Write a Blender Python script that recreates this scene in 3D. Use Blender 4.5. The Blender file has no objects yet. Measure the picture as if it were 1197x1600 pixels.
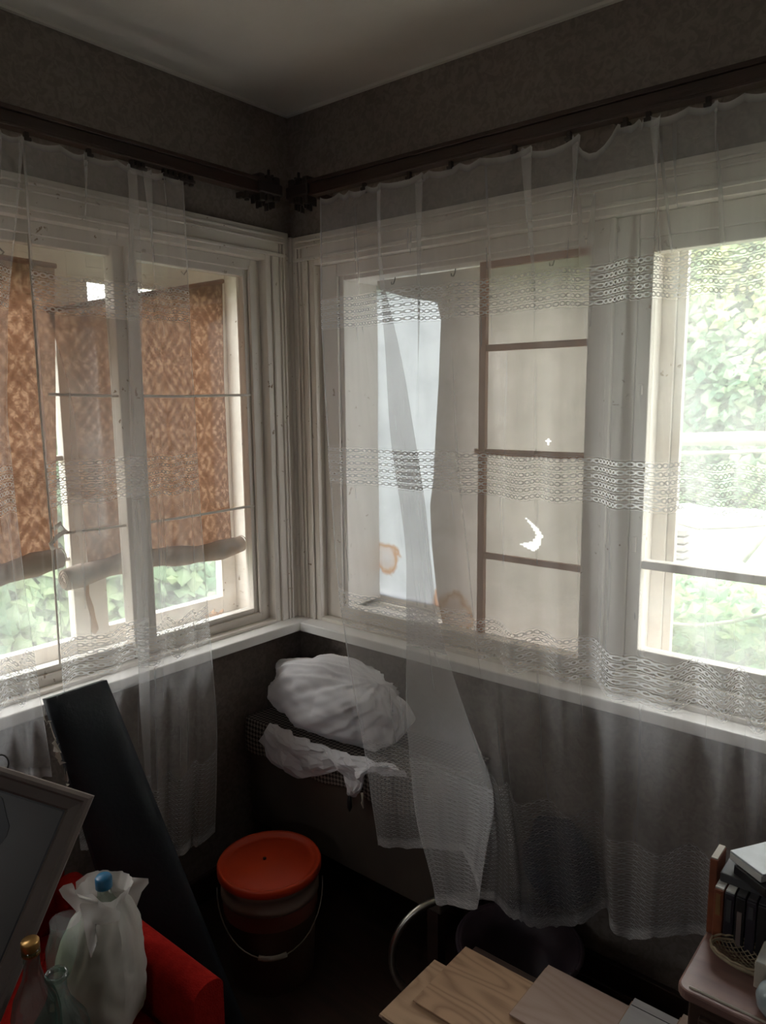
import bpy, bmesh, math, random
import numpy as np
from mathutils import Vector, Matrix, noise
random.seed(7)
S = bpy.context.scene
COL = S.collection
PI = math.pi

# ------------------------------------------------------------------ camera
CAM = np.array([1.8695, -1.8001, 1.5928]); YAW, PIT, ROL, FPX = 0.6894, 0.1481, -0.0093, 1172.84
fw = np.array([-math.sin(YAW)*math.cos(PIT), math.cos(YAW)*math.cos(PIT), -math.sin(PIT)])
rt = np.cross(fw, [0, 0, 1]); rt /= np.linalg.norm(rt); up = np.cross(rt, fw)
r2 = rt*math.cos(ROL)+up*math.sin(ROL); u2 = -rt*math.sin(ROL)+up*math.cos(ROL)
cd = bpy.data.cameras.new('camera'); cam = bpy.data.objects.new('camera', cd); COL.objects.link(cam)
cd.sensor_fit = 'VERTICAL'; cd.sensor_height = 36.0; cd.lens = FPX*36.0/1600.0; cd.clip_start = 0.02
M = Matrix.Identity(4)
for i in range(3):
    M[i][0] = r2[i]; M[i][1] = u2[i]; M[i][2] = -fw[i]; M[i][3] = CAM[i]
cam.matrix_world = M
S.camera = cam
def ray(px, py): return fw+(px-598.5)/FPX*r2-(py-800)/FPX*u2
# survey helpers: where a sight line meets a real plane of the room
def onR(px, py, o=0.0): d = ray(px, py); t = (o-CAM[1])/d[1]; return Vector(CAM+t*d)      # plane y = o
def onL(px, py, o=0.0): d = ray(px, py); t = (o-CAM[0])/d[0]; return Vector(CAM+t*d)      # plane x = o
def onF(px, py, z=0.0): d = ray(px, py); t = (z-CAM[2])/d[2]; return Vector(CAM+t*d)      # plane z = z
def at(px, py, d): return Vector(CAM+ray(px, py)*d)

# ------------------------------------------------------------------ light
W = bpy.data.worlds.new('overcast_sky'); S.world = W; W.use_nodes = True
wn = W.node_tree.nodes; wl = W.node_tree.links
bg = wn['Background']; bg.inputs[1].default_value = 16.0
tc = wn.new('ShaderNodeTexCoord'); sp = wn.new('ShaderNodeSeparateXYZ'); cr = wn.new('ShaderNodeValToRGB')
wl.new(tc.outputs['Generated'], sp.inputs[0]); wl.new(sp.outputs[2], cr.inputs[0]); wl.new(cr.outputs[0], bg.inputs[0])
cr.color_ramp.elements[0].position = 0.0; cr.color_ramp.elements[0].color = (0.36, 0.355, 0.35, 1)
cr.color_ramp.elements[1].position = 1.0; cr.color_ramp.elements[1].color = (0.94, 0.96, 1.0, 1)
def portal(name, loc, rot, sx, sy):
    l = bpy.data.lights.new(name, 'AREA'); l.shape = 'RECTANGLE'; l.size = sx; l.size_y = sy
    l.cycles.is_portal = True
    o = bpy.data.objects.new(name, l); COL.objects.link(o); o.location = loc; o.rotation_euler = rot
portal('sky_portal', (0.96, 0.235, 1.45), (-PI/2, 0, 0), 1.72, 1.22)
portal('sky_portal', (-0.235, -0.93, 1.45), (0, -PI/2, 0), 1.22, 1.7)
portal('sky_portal', (1.9, -3.52, 1.7), (PI/2, 0, 0), 0.4, 0.45)
S.view_settings.view_transform = 'Standard'; S.view_settings.look = 'None'
S.view_settings.exposure = 0.0; S.view_settings.gamma = 1.0; S.view_settings.use_curve_mapping = False
cy = S.cycles
cy.max_bounces = 10; cy.diffuse_bounces = 6; cy.glossy_bounces = 3; cy.transmission_bounces = 8; cy.transparent_max_bounces = 40
cy.use_denoising = True; cy.sample_clamp_indirect = 6.0; cy.caustics_reflective = False; cy.caustics_refractive = False

# ------------------------------------------------------------------ materials
def nd(nt, t, **kw):
    n = nt.nodes.new(t)
    for k, v in kw.items():
        if k.startswith('i_'): n.inputs[k[2:]].default_value = v
        elif k.startswith('n_'): n.inputs[int(k[2:])].default_value = v
        else: setattr(n, k, v)
    return n
def newmat(name):
    m = bpy.data.materials.new(name); m.use_nodes = True
    nt = m.node_tree; nt.nodes.clear()
    out = nt.nodes.new('ShaderNodeOutputMaterial'); return m, nt, out
def ramp(nt, fac, stops):
    r = nt.nodes.new('ShaderNodeValToRGB'); nt.links.new(fac, r.inputs[0])
    e = r.color_ramp.elements
    while len(e) < len(stops): e.new(0.5)
    for el, (p, c) in zip(e, stops):
        el.position = p; el.color = (c[0], c[1], c[2], 1) if hasattr(c, '__len__') else (c, c, c, 1)
    return r.outputs[0]
def mixc(nt, fac, a, b, mode='MIX'):
    m = nt.nodes.new('ShaderNodeMix'); m.data_type = 'RGBA'; m.blend_type = mode
    for sock, v in ((m.inputs[0], fac), (m.inputs[6], a), (m.inputs[7], b)):
        if hasattr(v, 'is_linked') or hasattr(v, 'links'): nt.links.new(v, sock)
        elif sock == m.inputs[0]: sock.default_value = v
        else: sock.default_value = (v[0], v[1], v[2], 1)
    return m.outputs[2]
def math_(nt, op, a, b=None, c=None):
    m = nt.nodes.new('ShaderNodeMath'); m.operation = op
    for i, v in enumerate((a, b, c)):
        if v is None: continue
        if isinstance(v, (int, float)): m.inputs[i].default_value = v
        else: nt.links.new(v, m.inputs[i])
    return m.outputs[0]
def coords(nt, kind='Object', scale=(1, 1, 1)):
    t = nt.nodes.new('ShaderNodeTexCoord'); mp = nt.nodes.new('ShaderNodeMapping'); mp.inputs['Scale'].default_value = scale
    nt.links.new(t.outputs[kind], mp.inputs[0]); return mp.outputs[0]
def noi(nt, vec, scale, detail=4, rough=0.55, dist=0.0):
    n = nt.nodes.new('ShaderNodeTexNoise'); n.inputs['Scale'].default_value = scale; n.inputs['Detail'].default_value = detail
    n.inputs['Roughness'].default_value = rough; n.inputs['Distortion'].default_value = dist
    nt.links.new(vec, n.inputs['Vector']); return n.outputs[0]
def plain(name, c1, c2=None, rough=0.6, scale=12, bump=0.0, metal=0.0, bscale=None, stretch=(1, 1, 1), lo=0.35, hi=0.65, spec=0.5, trans=0.0):
    m, nt, out = newmat(name)
    b = nt.nodes.new('ShaderNodeBsdfPrincipled'); v = coords(nt, 'Object', stretch)
    c2 = c2 or tuple(x*0.8 for x in c1)
    f = noi(nt, v, scale); nt.links.new(ramp(nt, f, [(lo, c1), (hi, c2)]), b.inputs['Base Color'])
    b.inputs['Roughness'].default_value = rough; b.inputs['Metallic'].default_value = metal
    b.inputs['Specular IOR Level'].default_value = spec
    b.inputs['Transmission Weight'].default_value = trans
    if bump:
        bp = nt.nodes.new('ShaderNodeBump'); bp.inputs['Strength'].default_value = bump; bp.inputs['Distance'].default_value = 0.01
        nt.links.new(noi(nt, v, bscale or scale*4, 6), bp.inputs['Height']); nt.links.new(bp.outputs[0], b.inputs['Normal'])
    nt.links.new(b.outputs[0], out.inputs[0]); return m

def wallpaper():
    m, nt, out = newmat('embossed_wallpaper'); b = nt.nodes.new('ShaderNodeBsdfPrincipled'); v = coords(nt)
    fl = noi(nt, v, 48, 3, 0.5, 1.2); big = noi(nt, v, 1.6, 4)
    leaf = ramp(nt, fl, [(0.40, (0.225, 0.188, 0.165)), (0.60, (0.29, 0.25, 0.222))])
    stain = ramp(nt, big, [(0.35, (0.78, 0.75, 0.72)), (0.65, (1, 1, 1))])
    nt.links.new(mixc(nt, 1.0, leaf, stain, 'MULTIPLY'), b.inputs['Base Color'])
    b.inputs['Roughness'].default_value = 0.75
    bp = nt.nodes.new('ShaderNodeBump'); bp.inputs['Strength'].default_value = 0.3; bp.inputs['Distance'].default_value = 0.004
    nt.links.new(fl, bp.inputs['Height']); nt.links.new(bp.outputs[0], b.inputs['Normal'])
    nt.links.new(b.outputs[0], out.inputs[0]); return m
def paint():
    m, nt, out = newmat('old_white_paint'); b = nt.nodes.new('ShaderNodeBsdfPrincipled'); v = coords(nt)
    big = noi(nt, v, 3.0, 5); chips = noi(nt, v, 38, 3, 0.6, 0.4); area = noi(nt, v, 2.2, 2)
    base = ramp(nt, big, [(0.35, (0.70, 0.645, 0.585)), (0.6, (0.79, 0.745, 0.69))])
    cm = math_(nt, 'MULTIPLY', ramp(nt, chips, [(0.66, 0), (0.69, 1)]), ramp(nt, area, [(0.5, 0), (0.56, 1)]))
    nt.links.new(mixc(nt, cm, base, (0.30, 0.22, 0.15)), b.inputs['Base Color'])
    b.inputs['Roughness'].default_value = 0.38
    bp = nt.nodes.new('ShaderNodeBump'); bp.inputs['Strength'].default_value = 0.08; bp.inputs['Distance'].default_value = 0.003
    nt.links.new(noi(nt, coords(nt, 'Object', (1, 1, 0.2)), 60, 3), bp.inputs['Height']); nt.links.new(bp.outputs[0], b.inputs['Normal'])
    nt.links.new(b.outputs[0], out.inputs[0]); return m
def glass(name, tint=(0.96, 0.96, 0.95), gloss=0.05, dirt=0.07):
    m, nt, out = newmat(name)
    t = nd(nt, 'ShaderNodeBsdfTransparent'); t.inputs[0].default_value = (*tint, 1)
    g = nd(nt, 'ShaderNodeBsdfGlossy'); g.inputs['Roughness'].default_value = 0.03
    d = nd(nt, 'ShaderNodeBsdfTranslucent'); d.inputs[0].default_value = (0.8, 0.82, 0.8, 1)
    m1 = nd(nt, 'ShaderNodeMixShader', n_0=gloss); nt.links.new(t.outputs[0], m1.inputs[1]); nt.links.new(g.outputs[0], m1.inputs[2])
    f = ramp(nt, noi(nt, coords(nt), 9, 5), [(0.35, dirt*0.4), (0.7, dirt*1.6)])
    m2 = nd(nt, 'ShaderNodeMixShader'); nt.links.new(f, m2.inputs[0]); nt.links.new(m1.outputs[0], m2.inputs[1]); nt.links.new(d.outputs[0], m2.inputs[2])
    nt.links.new(m2.outputs[0], out.inputs[0]); return m
def sheet(name, col, stain, trans=0.6, alpha=1.0, scale=5, stain_pos=None):
    """thin backlit fabric or film: diffuse both ways"""
    m, nt, out = newmat(name); v = coords(nt)
    f = noi(nt, v, scale, 6, 0.65, 0.5)
    c = ramp(nt, f, [(0.40, col), (0.75, stain)])
    if stain_pos:                                       # rusty water marks in fixed places
        geo = coords(nt)
        for (p, rad, sc) in stain_pos:
            vm = nd(nt, 'ShaderNodeVectorMath', operation='DISTANCE'); nt.links.new(geo, vm.inputs[0]); vm.inputs[1].default_value = p
            w = math_(nt, 'ADD', vm.outputs['Value'], math_(nt, 'MULTIPLY', math_(nt, 'SUBTRACT', noi(nt, v, 22, 4), 0.5), rad*1.2))
            k = ramp(nt, math_(nt, 'DIVIDE', w, rad*1.25), [(0.0, 0.25), (0.55, 0.40), (0.78, 1.0), (1.0, 0.0)])
            c = mixc(nt, k, c, sc)
    a = nd(nt, 'ShaderNodeBsdfDiffuse'); b = nd(nt, 'ShaderNodeBsdfTranslucent')
    nt.links.new(c, a.inputs[0]); nt.links.new(c, b.inputs[0])
    mx = nd(nt, 'ShaderNodeMixShader', n_0=trans); nt.links.new(a.outputs[0], mx.inputs[1]); nt.links.new(b.outputs[0], mx.inputs[2])
    res = mx.outputs[0]
    if alpha < 1:
        t = nd(nt, 'ShaderNodeBsdfTransparent'); m3 = nd(nt, 'ShaderNodeMixShader', n_0=alpha)
        nt.links.new(t.outputs[0], m3.inputs[1]); nt.links.new(res, m3.inputs[2]); res = m3.outputs[0]
    nt.links.new(res, out.inputs[0]); return m
TULLE = 0.27
def tulle(name):
    """sheer net with woven bands of chain lace; UV is metres of cloth across and height up"""
    m, nt, out = newmat(name)
    uv = nd(nt, 'ShaderNodeUVMap'); sp = nd(nt, 'ShaderNodeSeparateXYZ'); nt.links.new(uv.outputs[0], sp.inputs[0])
    u, v = sp.outputs[0], sp.outputs[1]
    RH, PU = 0.0186, 0.0240
    def band(v0, n):           # v from top v0 downward n rows
        a = math_(nt, 'LESS_THAN', v, v0); b = math_(nt, 'GREATER_THAN', v, v0-n*RH); return math_(nt, 'MULTIPLY', a, b)
    mask = None
    for v0, n in ((1.895, 5), (1.455, 6), (1.012, 6)):
        b = band(v0, n)
        q = math_(nt, 'MULTIPLY', math_(nt, 'DIVIDE', math_(nt, 'SUBTRACT', v0, v), RH), b)
        if mask is None: mask, rows = b, q
        else: mask = math_(nt, 'ADD', mask, b); rows = math_(nt, 'ADD', rows, q)
    low = math_(nt, 'LESS_THAN', v, 0.56); rows = math_(nt, 'ADD', rows, math_(nt, 'MULTIPLY', low, math_(nt, 'DIVIDE', math_(nt, 'SUBTRACT', 0.56, v), 0.0135)))
    fv = math_(nt, 'FRACT', rows); y = math_(nt, 'SUBTRACT', fv, 0.5)
    fu = math_(nt, 'SUBTRACT', math_(nt, 'FRACT', math_(nt, 'DIVIDE', u, PU)), 0.5)
    ex = math_(nt, 'DIVIDE', fu, 0.50); ey = math_(nt, 'DIVIDE', y, 0.29)
    r = math_(nt, 'SQRT', math_(nt, 'ADD', math_(nt, 'MULTIPLY', ex, ex), math_(nt, 'MULTIPLY', ey, ey)))
    ring = math_(nt, 'LESS_THAN', math_(nt, 'ABSOLUTE', math_(nt, 'SUBTRACT', r, 0.82)), 0.27)
    line = math_(nt, 'GREATER_THAN', math_(nt, 'ABSOLUTE', y), 0.462)
    du = math_(nt, 'ABSOLUTE', fu); dy = math_(nt, 'SUBTRACT', 0.5, math_(nt, 'ABSOLUTE', y))
    dd = math_(nt, 'ADD', math_(nt, 'MULTIPLY', math_(nt, 'SUBTRACT', 0.5, du), 1.3), dy)
    dot = math_(nt, 'LESS_THAN', dd, 0.14)
    thr = math_(nt, 'MAXIMUM', math_(nt, 'MAXIMUM', ring, line), dot)
    bandA = math_(nt, 'ADD', 0.07, math_(nt, 'MULTIPLY', thr, 0.70))
    # faint unevenness of the net
    net = ramp(nt, noi(nt, coords(nt, 'UV', (30, 1.2, 1)), 1.0, 3), [(0.3, TULLE*0.88), (0.7, TULLE*1.12)])
    net = math_(nt, 'ADD', net, math_(nt, 'MULTIPLY', low, math_(nt, 'SUBTRACT', math_(nt, 'MULTIPLY', thr, 0.30), 0.05)))
    hem = nd(nt, 'ShaderNodeAttribute', attribute_name='hem')
    al = math_(nt, 'ADD', math_(nt, 'MULTIPLY', mask, bandA), math_(nt, 'MULTIPLY', math_(nt, 'SUBTRACT', 1.0, mask), net))
    al = math_(nt, 'MINIMUM', math_(nt, 'ADD', al, math_(nt, 'MULTIPLY', hem.outputs['Fac'], 0.35)), 0.9)
    a = nd(nt, 'ShaderNodeBsdfDiffuse'); b = nd(nt, 'ShaderNodeBsdfTranslucent')
    a.inputs[0].default_value = (0.80, 0.79, 0.79, 1); b.inputs[0].default_value = (0.82, 0.82, 0.84, 1)
    mx = nd(nt, 'ShaderNodeMixShader', n_0=0.5); nt.links.new(a.outputs[0], mx.inputs[1]); nt.links.new(b.outputs[0], mx.inputs[2])
    t = nd(nt, 'ShaderNodeBsdfTransparent'); m3 = nd(nt, 'ShaderNodeMixShader')
    nt.links.new(al, m3.inputs[0]); nt.links.new(t.outputs[0], m3.inputs[1]); nt.links.new(mx.outputs[0], m3.inputs[2])
    nt.links.new(m3.outputs[0], out.inputs[0]); return m
def damask():
    """woven brown blind with a lozenge and rosette pattern"""
    m, nt, out = newmat('brown_damask'); uv = nd(nt, 'ShaderNodeUVMap'); sp = nd(nt, 'ShaderNodeSeparateXYZ'); nt.links.new(uv.outputs[0], sp.inputs[0])
    u, v = sp.outputs[0], sp.outputs[1]; P, Q = 0.145, 0.20
    fu = math_(nt, 'ABSOLUTE', math_(nt, 'SUBTRACT', math_(nt, 'FRACT', math_(nt, 'DIVIDE', u, P)), 0.5))
    fv = math_(nt, 'ABSOLUTE', math_(nt, 'SUBTRACT', math_(nt, 'FRACT', math_(nt, 'DIVIDE', v, Q)), 0.5))
    d = math_(nt, 'ADD', fu, fv)
    w1 = math_(nt, 'SINE', math_(nt, 'MULTIPLY', d, 31.0))
    ang = math_(nt, 'ARCTAN2', math_(nt, 'ADD', fv, 0.001), math_(nt, 'ADD', fu, 0.001))
    pet = math_(nt, 'SINE', math_(nt, 'MULTIPLY', ang, 10.0))
    n = noi(nt, coords(nt, 'UV'), 85, 3, 0.6, 1.0)
    k = math_(nt, 'ADD', math_(nt, 'MULTIPLY', math_(nt, 'ADD', w1, math_(nt, 'MULTIPLY', pet, 0.9)), 0.13), math_(nt, 'MULTIPLY', n, 1.1))
    c = ramp(nt, k, [(0.30, (0.135, 0.062, 0.034)), (0.58, (0.195, 0.096, 0.056)), (0.85, (0.36, 0.215, 0.135))])
    weave = math_(nt, 'SINE', math_(nt, 'MULTIPLY', v, 1900.0)); weave2 = math_(nt, 'SINE', math_(nt, 'MULTIPLY', u, 1500.0))
    wv = math_(nt, 'ADD', 0.86, math_(nt, 'MULTIPLY', math_(nt, 'MULTIPLY', weave, weave2), 0.14))
    cm = nd(nt, 'ShaderNodeCombineXYZ'); [nt.links.new(wv, cm.inputs[i]) for i in range(3)]
    c = mixc(nt, 1.0, c, cm.outputs[0], 'MULTIPLY')
    a = nd(nt, 'ShaderNodeBsdfDiffuse'); b = nd(nt, 'ShaderNodeBsdfTranslucent'); nt.links.new(c, a.inputs[0]); nt.links.new(c, b.inputs[0])
    mx = nd(nt, 'ShaderNodeMixShader', n_0=0.5); nt.links.new(a.outputs[0], mx.inputs[1]); nt.links.new(b.outputs[0], mx.inputs[2])
    nt.links.new(mx.outputs[0], out.inputs[0]); return m
def foliage(name, stops, trans=0.35):
    m, nt, out = newmat(name); at_ = nd(nt, 'ShaderNodeAttribute', attribute_name='tone')
    c = ramp(nt, at_.outputs['Fac'], stops)
    a = nd(nt, 'ShaderNodeBsdfDiffuse'); b = nd(nt, 'ShaderNodeBsdfTranslucent'); nt.links.new(c, a.inputs[0]); nt.links.new(c, b.inputs[0])
    mx = nd(nt, 'ShaderNodeMixShader', n_0=trans); nt.links.new(a.outputs[0], mx.inputs[1]); nt.links.new(b.outputs[0], mx.inputs[2])
    nt.links.new(mx.outputs[0], out.inputs[0]); return m
def plankmat(name, light, dark, scale=1.0, off=(0, 0, 0), strength=1.0):
    m, nt, out = newmat(name); b = nd(nt, 'ShaderNodeBsdfPrincipled', i_Roughness=0.5)
    t = nd(nt, 'ShaderNodeTexCoord'); mp = nd(nt, 'ShaderNodeMapping'); nt.links.new(t.outputs['Object'], mp.inputs[0])
    mp.inputs['Scale'].default_value = (1.0, 1.0, 1.0); mp.inputs['Location'].default_value = off
    fld = noi(nt, mp.outputs[0], 1.0, 1.5, 0.4); mp2 = nd(nt, 'ShaderNodeMapping'); nt.links.new(t.outputs['Object'], mp2.inputs[0])
    mp2.inputs['Scale'].default_value = (2.6*scale, 9.0*scale, 1); mp2.inputs['Location'].default_value = off
    fld = noi(nt, mp2.outputs[0], 1.0, 1.2, 0.35, 0.25)
    rings = math_(nt, 'ADD', math_(nt, 'MULTIPLY', math_(nt, 'SINE', math_(nt, 'MULTIPLY', fld, 95.0)), 0.5), 0.5)
    fine = noi(nt, coords(nt, 'Object', (10, 190, 10)), 1.0, 4); big = noi(nt, coords(nt, 'Object', (5, 12, 1)), 1.0, 2)
    k = math_(nt, 'ADD', math_(nt, 'ADD', math_(nt, 'MULTIPLY', math_(nt, 'POWER', rings, 0.5), 0.42*strength), math_(nt, 'MULTIPLY', fine, 0.28)), math_(nt, 'MULTIPLY', big, 0.30))
    nt.links.new(ramp(nt, k, [(0.12, dark), (0.62, light), (0.9, tuple(min(1, x*1.07) for x in light))]), b.inputs['Base Color'])
    nt.links.new(b.outputs[0], out.inputs[0]); return m
def lattice():
    m, nt, out = newmat('lattice_cloth'); b = nd(nt, 'ShaderNodeBsdfPrincipled', i_Roughness=0.8)
    uv = nd(nt, 'ShaderNodeUVMap'); sp = nd(nt, 'ShaderNodeSeparateXYZ'); nt.links.new(uv.outputs[0], sp.inputs[0])
    P = 70.0
    s1 = math_(nt, 'SINE', math_(nt, 'MULTIPLY', math_(nt, 'ADD', sp.outputs[0], sp.outputs[1]), P*PI))
    s2 = math_(nt, 'SINE', math_(nt, 'MULTIPLY', math_(nt, 'SUBTRACT', sp.outputs[0], sp.outputs[1]), P*PI))
    k = math_(nt, 'MULTIPLY', s1, s2)
    nt.links.new(ramp(nt, math_(nt, 'ADD', math_(nt, 'MULTIPLY', k, 0.5), 0.5), [(0.35, (0.30, 0.26, 0.22)), (0.6, (0.045, 0.035, 0.03))]), b.inputs['Base Color'])
    nt.links.new(b.outputs[0], out.inputs[0]); return m

MT = {}
MT['wall'] = wallpaper(); MT['paint'] = paint()
MT['sillpaint'] = plain('blownout_sill_white', (0.88, 0.87, 0.85), (0.82, 0.80, 0.77), 0.3, 5)  # sills coloured whiter than the frames to carry blown-out window light
MT['ceil'] = plain('ceiling_whitewash', (0.76, 0.73, 0.69), (0.68, 0.65, 0.60), 0.9, 2.5, 0.1, bscale=30)
MT['floor'] = plain('dark_floorboards', (0.055, 0.032, 0.022), (0.036, 0.022, 0.015), 0.45, 3, 0.1, stretch=(1, 12, 1))
MT['wood_dark'] = plain('dark_brown_wood', (0.055, 0.03, 0.022), (0.035, 0.02, 0.015), 0.45, 4, 0.1, stretch=(1, 1, 6))
MT['clip'] = plain('dark_clip', (0.035, 0.025, 0.02), rough=0.5)
MT['glass'] = glass('window_glass'); MT['tulle'] = tulle('tulle'); MT['damask'] = damask()
MT['bar_brown'] = plain('raw_brown_glazing_bar', (0.52, 0.33, 0.25), (0.42, 0.26, 0.19), 0.7, 9, 0.2, stretch=(1, 1, .3))
MT['film'] = sheet('milky_film', (0.37, 0.38, 0.395), (0.29, 0.30, 0.315), 0.5, scale=7,
                   stain_pos=[((0.245, 0.185, 1.05), 0.05, (0.26, 0.15, 0.085)), ((0.50, 0.185, 0.93), 0.05, (0.22, 0.11, 0.05))])
MT['sheetcloth'] = sheet('dusty_cloth', (0.41, 0.365, 0.325), (0.32, 0.285, 0.25), 0.42, scale=9,
                   stain_pos=[((0.60, 0.09, 0.93), 0.06, (0.28, 0.18, 0.11))])
MT['rollback'] = sheet('blind_backing', (0.46, 0.37, 0.31), (0.38, 0.30, 0.25), 0.25, scale=14)
MT['white_plastic'] = sheet('white_plastic', (0.92, 0.91, 0.94), (0.86, 0.85, 0.88), 0.25, scale=4)
MT['thin_bag'] = sheet('thin_bag_plastic', (0.70, 0.67, 0.63), (0.58, 0.54, 0.50), 0.3, alpha=0.8, scale=6)
MT['orange'] = plain('orange_plastic', (0.62, 0.055, 0.012), (0.54, 0.045, 0.01), 0.42, 3)
MT['pail'] = plain('beige_plastic', (0.27, 0.185, 0.145), (0.23, 0.155, 0.12), 0.45, 2)
MT['red'] = plain('red_upholstery', (0.36, 0.013, 0.008), (0.28, 0.009, 0.006), 0.95, 60, 0.4, spec=0.1)
MT['brownfab'] = plain('brown_upholstery', (0.16, 0.10, 0.08), (0.11, 0.07, 0.06), 0.95, 40, 0.3, spec=0.1)
MT['slab'] = plain('dark_blue_leatherette', (0.022, 0.026, 0.032), (0.016, 0.020, 0.026), 0.5, 6, 0.15, bscale=90, spec=0.35)
MT['framepaint'] = plain('pale_frame_paint', (0.23, 0.19, 0.17), (0.20, 0.165, 0.15), 0.5, 6, spec=0.3)
MT['chrome'] = plain('worn_chrome', (0.6, 0.58, 0.52), (0.4, 0.38, 0.34), 0.3, 8, metal=1.0)
MT['boxpanel'] = plain('grey_brown_panel', (0.11, 0.085, 0.065), (0.08, 0.062, 0.05), 0.6, 3, 0.05)
MT['lattice'] = lattice()
MT['nstop'] = plain('pinkish_brown_veneer', (0.25, 0.14, 0.115), (0.18, 0.10, 0.085), 0.4, 5, stretch=(1, 6, 1))
MT['black'] = plain('black_plastic', (0.02, 0.02, 0.022), rough=0.35)
MT['darkgrey'] = plain('dark_grey_card', (0.07, 0.07, 0.075), rough=0.5)
MT['orangebook'] = plain('orange_brown_cover', (0.24, 0.07, 0.03), (0.17, 0.05, 0.025), 0.6, 20)
MT['paper'] = plain('white_paper', (0.66, 0.66, 0.64), (0.58, 0.58, 0.57), 0.6, 10)
MT['cream'] = plain('cream_card', (0.48, 0.43, 0.36), rough=0.6)
MT['wicker'] = plain('pale_wicker', (0.36, 0.29, 0.19), (0.26, 0.20, 0.13), 0.7, 60)
MT['blue'] = plain('blue_cap', (0.01, 0.13, 0.26), rough=0.4); MT['gold'] = plain('gold_cap', (0.62, 0.36, 0.12), rough=0.35, metal=0.7)
MT['navy'] = plain('navy_cloth', (0.02, 0.03, 0.06), (0.015, 0.018, 0.03), 0.9, 8); MT['purple'] = plain('dull_purple_enamel', (0.06, 0.04, 0.05), (0.045, 0.03, 0.04), rough=0.5)
MT['bark'] = plain('pale_bark', (0.55, 0.52, 0.47), (0.38, 0.35, 0.31), 0.9, 14, 0.4)
MT['stone'] = plain('weathered_board', (0.42, 0.38, 0.36), (0.30, 0.27, 0.26), 0.9, 8)
MT['skylit_patch'] = plain('skylit_patch_white', (0.82, 0.83, 0.82), (0.72, 0.73, 0.70), 0.6, 3)  # white colour stands in for a sky-lit bright patch outside
MT['grass'] = plain('grass_ground', (0.38, 0.38, 0.27), (0.28, 0.30, 0.20), 0.95, 3, 0.5)
MT['leaf'] = foliage('vine_leaves', [(0.0, (0.08, 0.18, 0.12)), (0.45, (0.25, 0.40, 0.24)), (0.75, (0.46, 0.58, 0.33)), (1.0, (0.72, 0.72, 0.34))])
MT['leaf2'] = foliage('fern_leaves', [(0.0, (0.09, 0.20, 0.12)), (0.5, (0.25, 0.42, 0.23)), (1.0, (0.52, 0.64, 0.32))])
MT['bushcore'] = plain('dark_green_twigs', (0.10, 0.17, 0.08), (0.06, 0.10, 0.05), 1.0, 9)  # dark green backing behind the leaf clouds
MT['plank_a'] = plankmat('oak_laminate', (0.44, 0.285, 0.175), (0.30, 0.175, 0.10), 1.0, (0.0, -0.2, 0))
MT['plank_b'] = plankmat('knotty_oak_laminate', (0.44, 0.275, 0.165), (0.25, 0.14, 0.08), 1.0, (-0.12, 0.35, 0.1))
MT['plank_c'] = plankmat('pale_oak_laminate', (0.42, 0.305, 0.25), (0.33, 0.225, 0.175), 0.5, (0.3, 2.3, 0), .6)
MT['plank_d'] = plankmat('grey_white_laminate', (0.40, 0.375, 0.37), (0.33, 0.31, 0.30), 0.5, (0.3, 2.0, 0), .4)
MT['mdf'] = plain('plank_edge', (0.34, 0.22, 0.14), rough=0.8)
MT['bottle'] = glass('bottle_glass', (0.50, 0.60, 0.56), 0.14, 0.05); MT['pet'] = glass('pet_plastic', (0.66, 0.74, 0.64), 0.12, 0.08)
MT['photo_mat'] = plain('grey_picture_mat', (0.14, 0.135, 0.125), (0.12, 0.115, 0.11), 0.35, 2)
MT['photo_dark'] = plain('dark_picture_tone', (0.012, 0.012, 0.014), rough=0.35); MT['photo_mid'] = plain('mid_picture_tone', (0.17, 0.165, 0.16), rough=0.35)
MT['flower'] = plain('pale_grey_glaze', (0.45, 0.50, 0.52), (0.28, 0.33, 0.36), 0.2, 18)
MT['peel'] = plain('bare_peeled_wood', (0.42, 0.25, 0.14), (0.30, 0.17, 0.09), 0.85, 14, 0.3)

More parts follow.
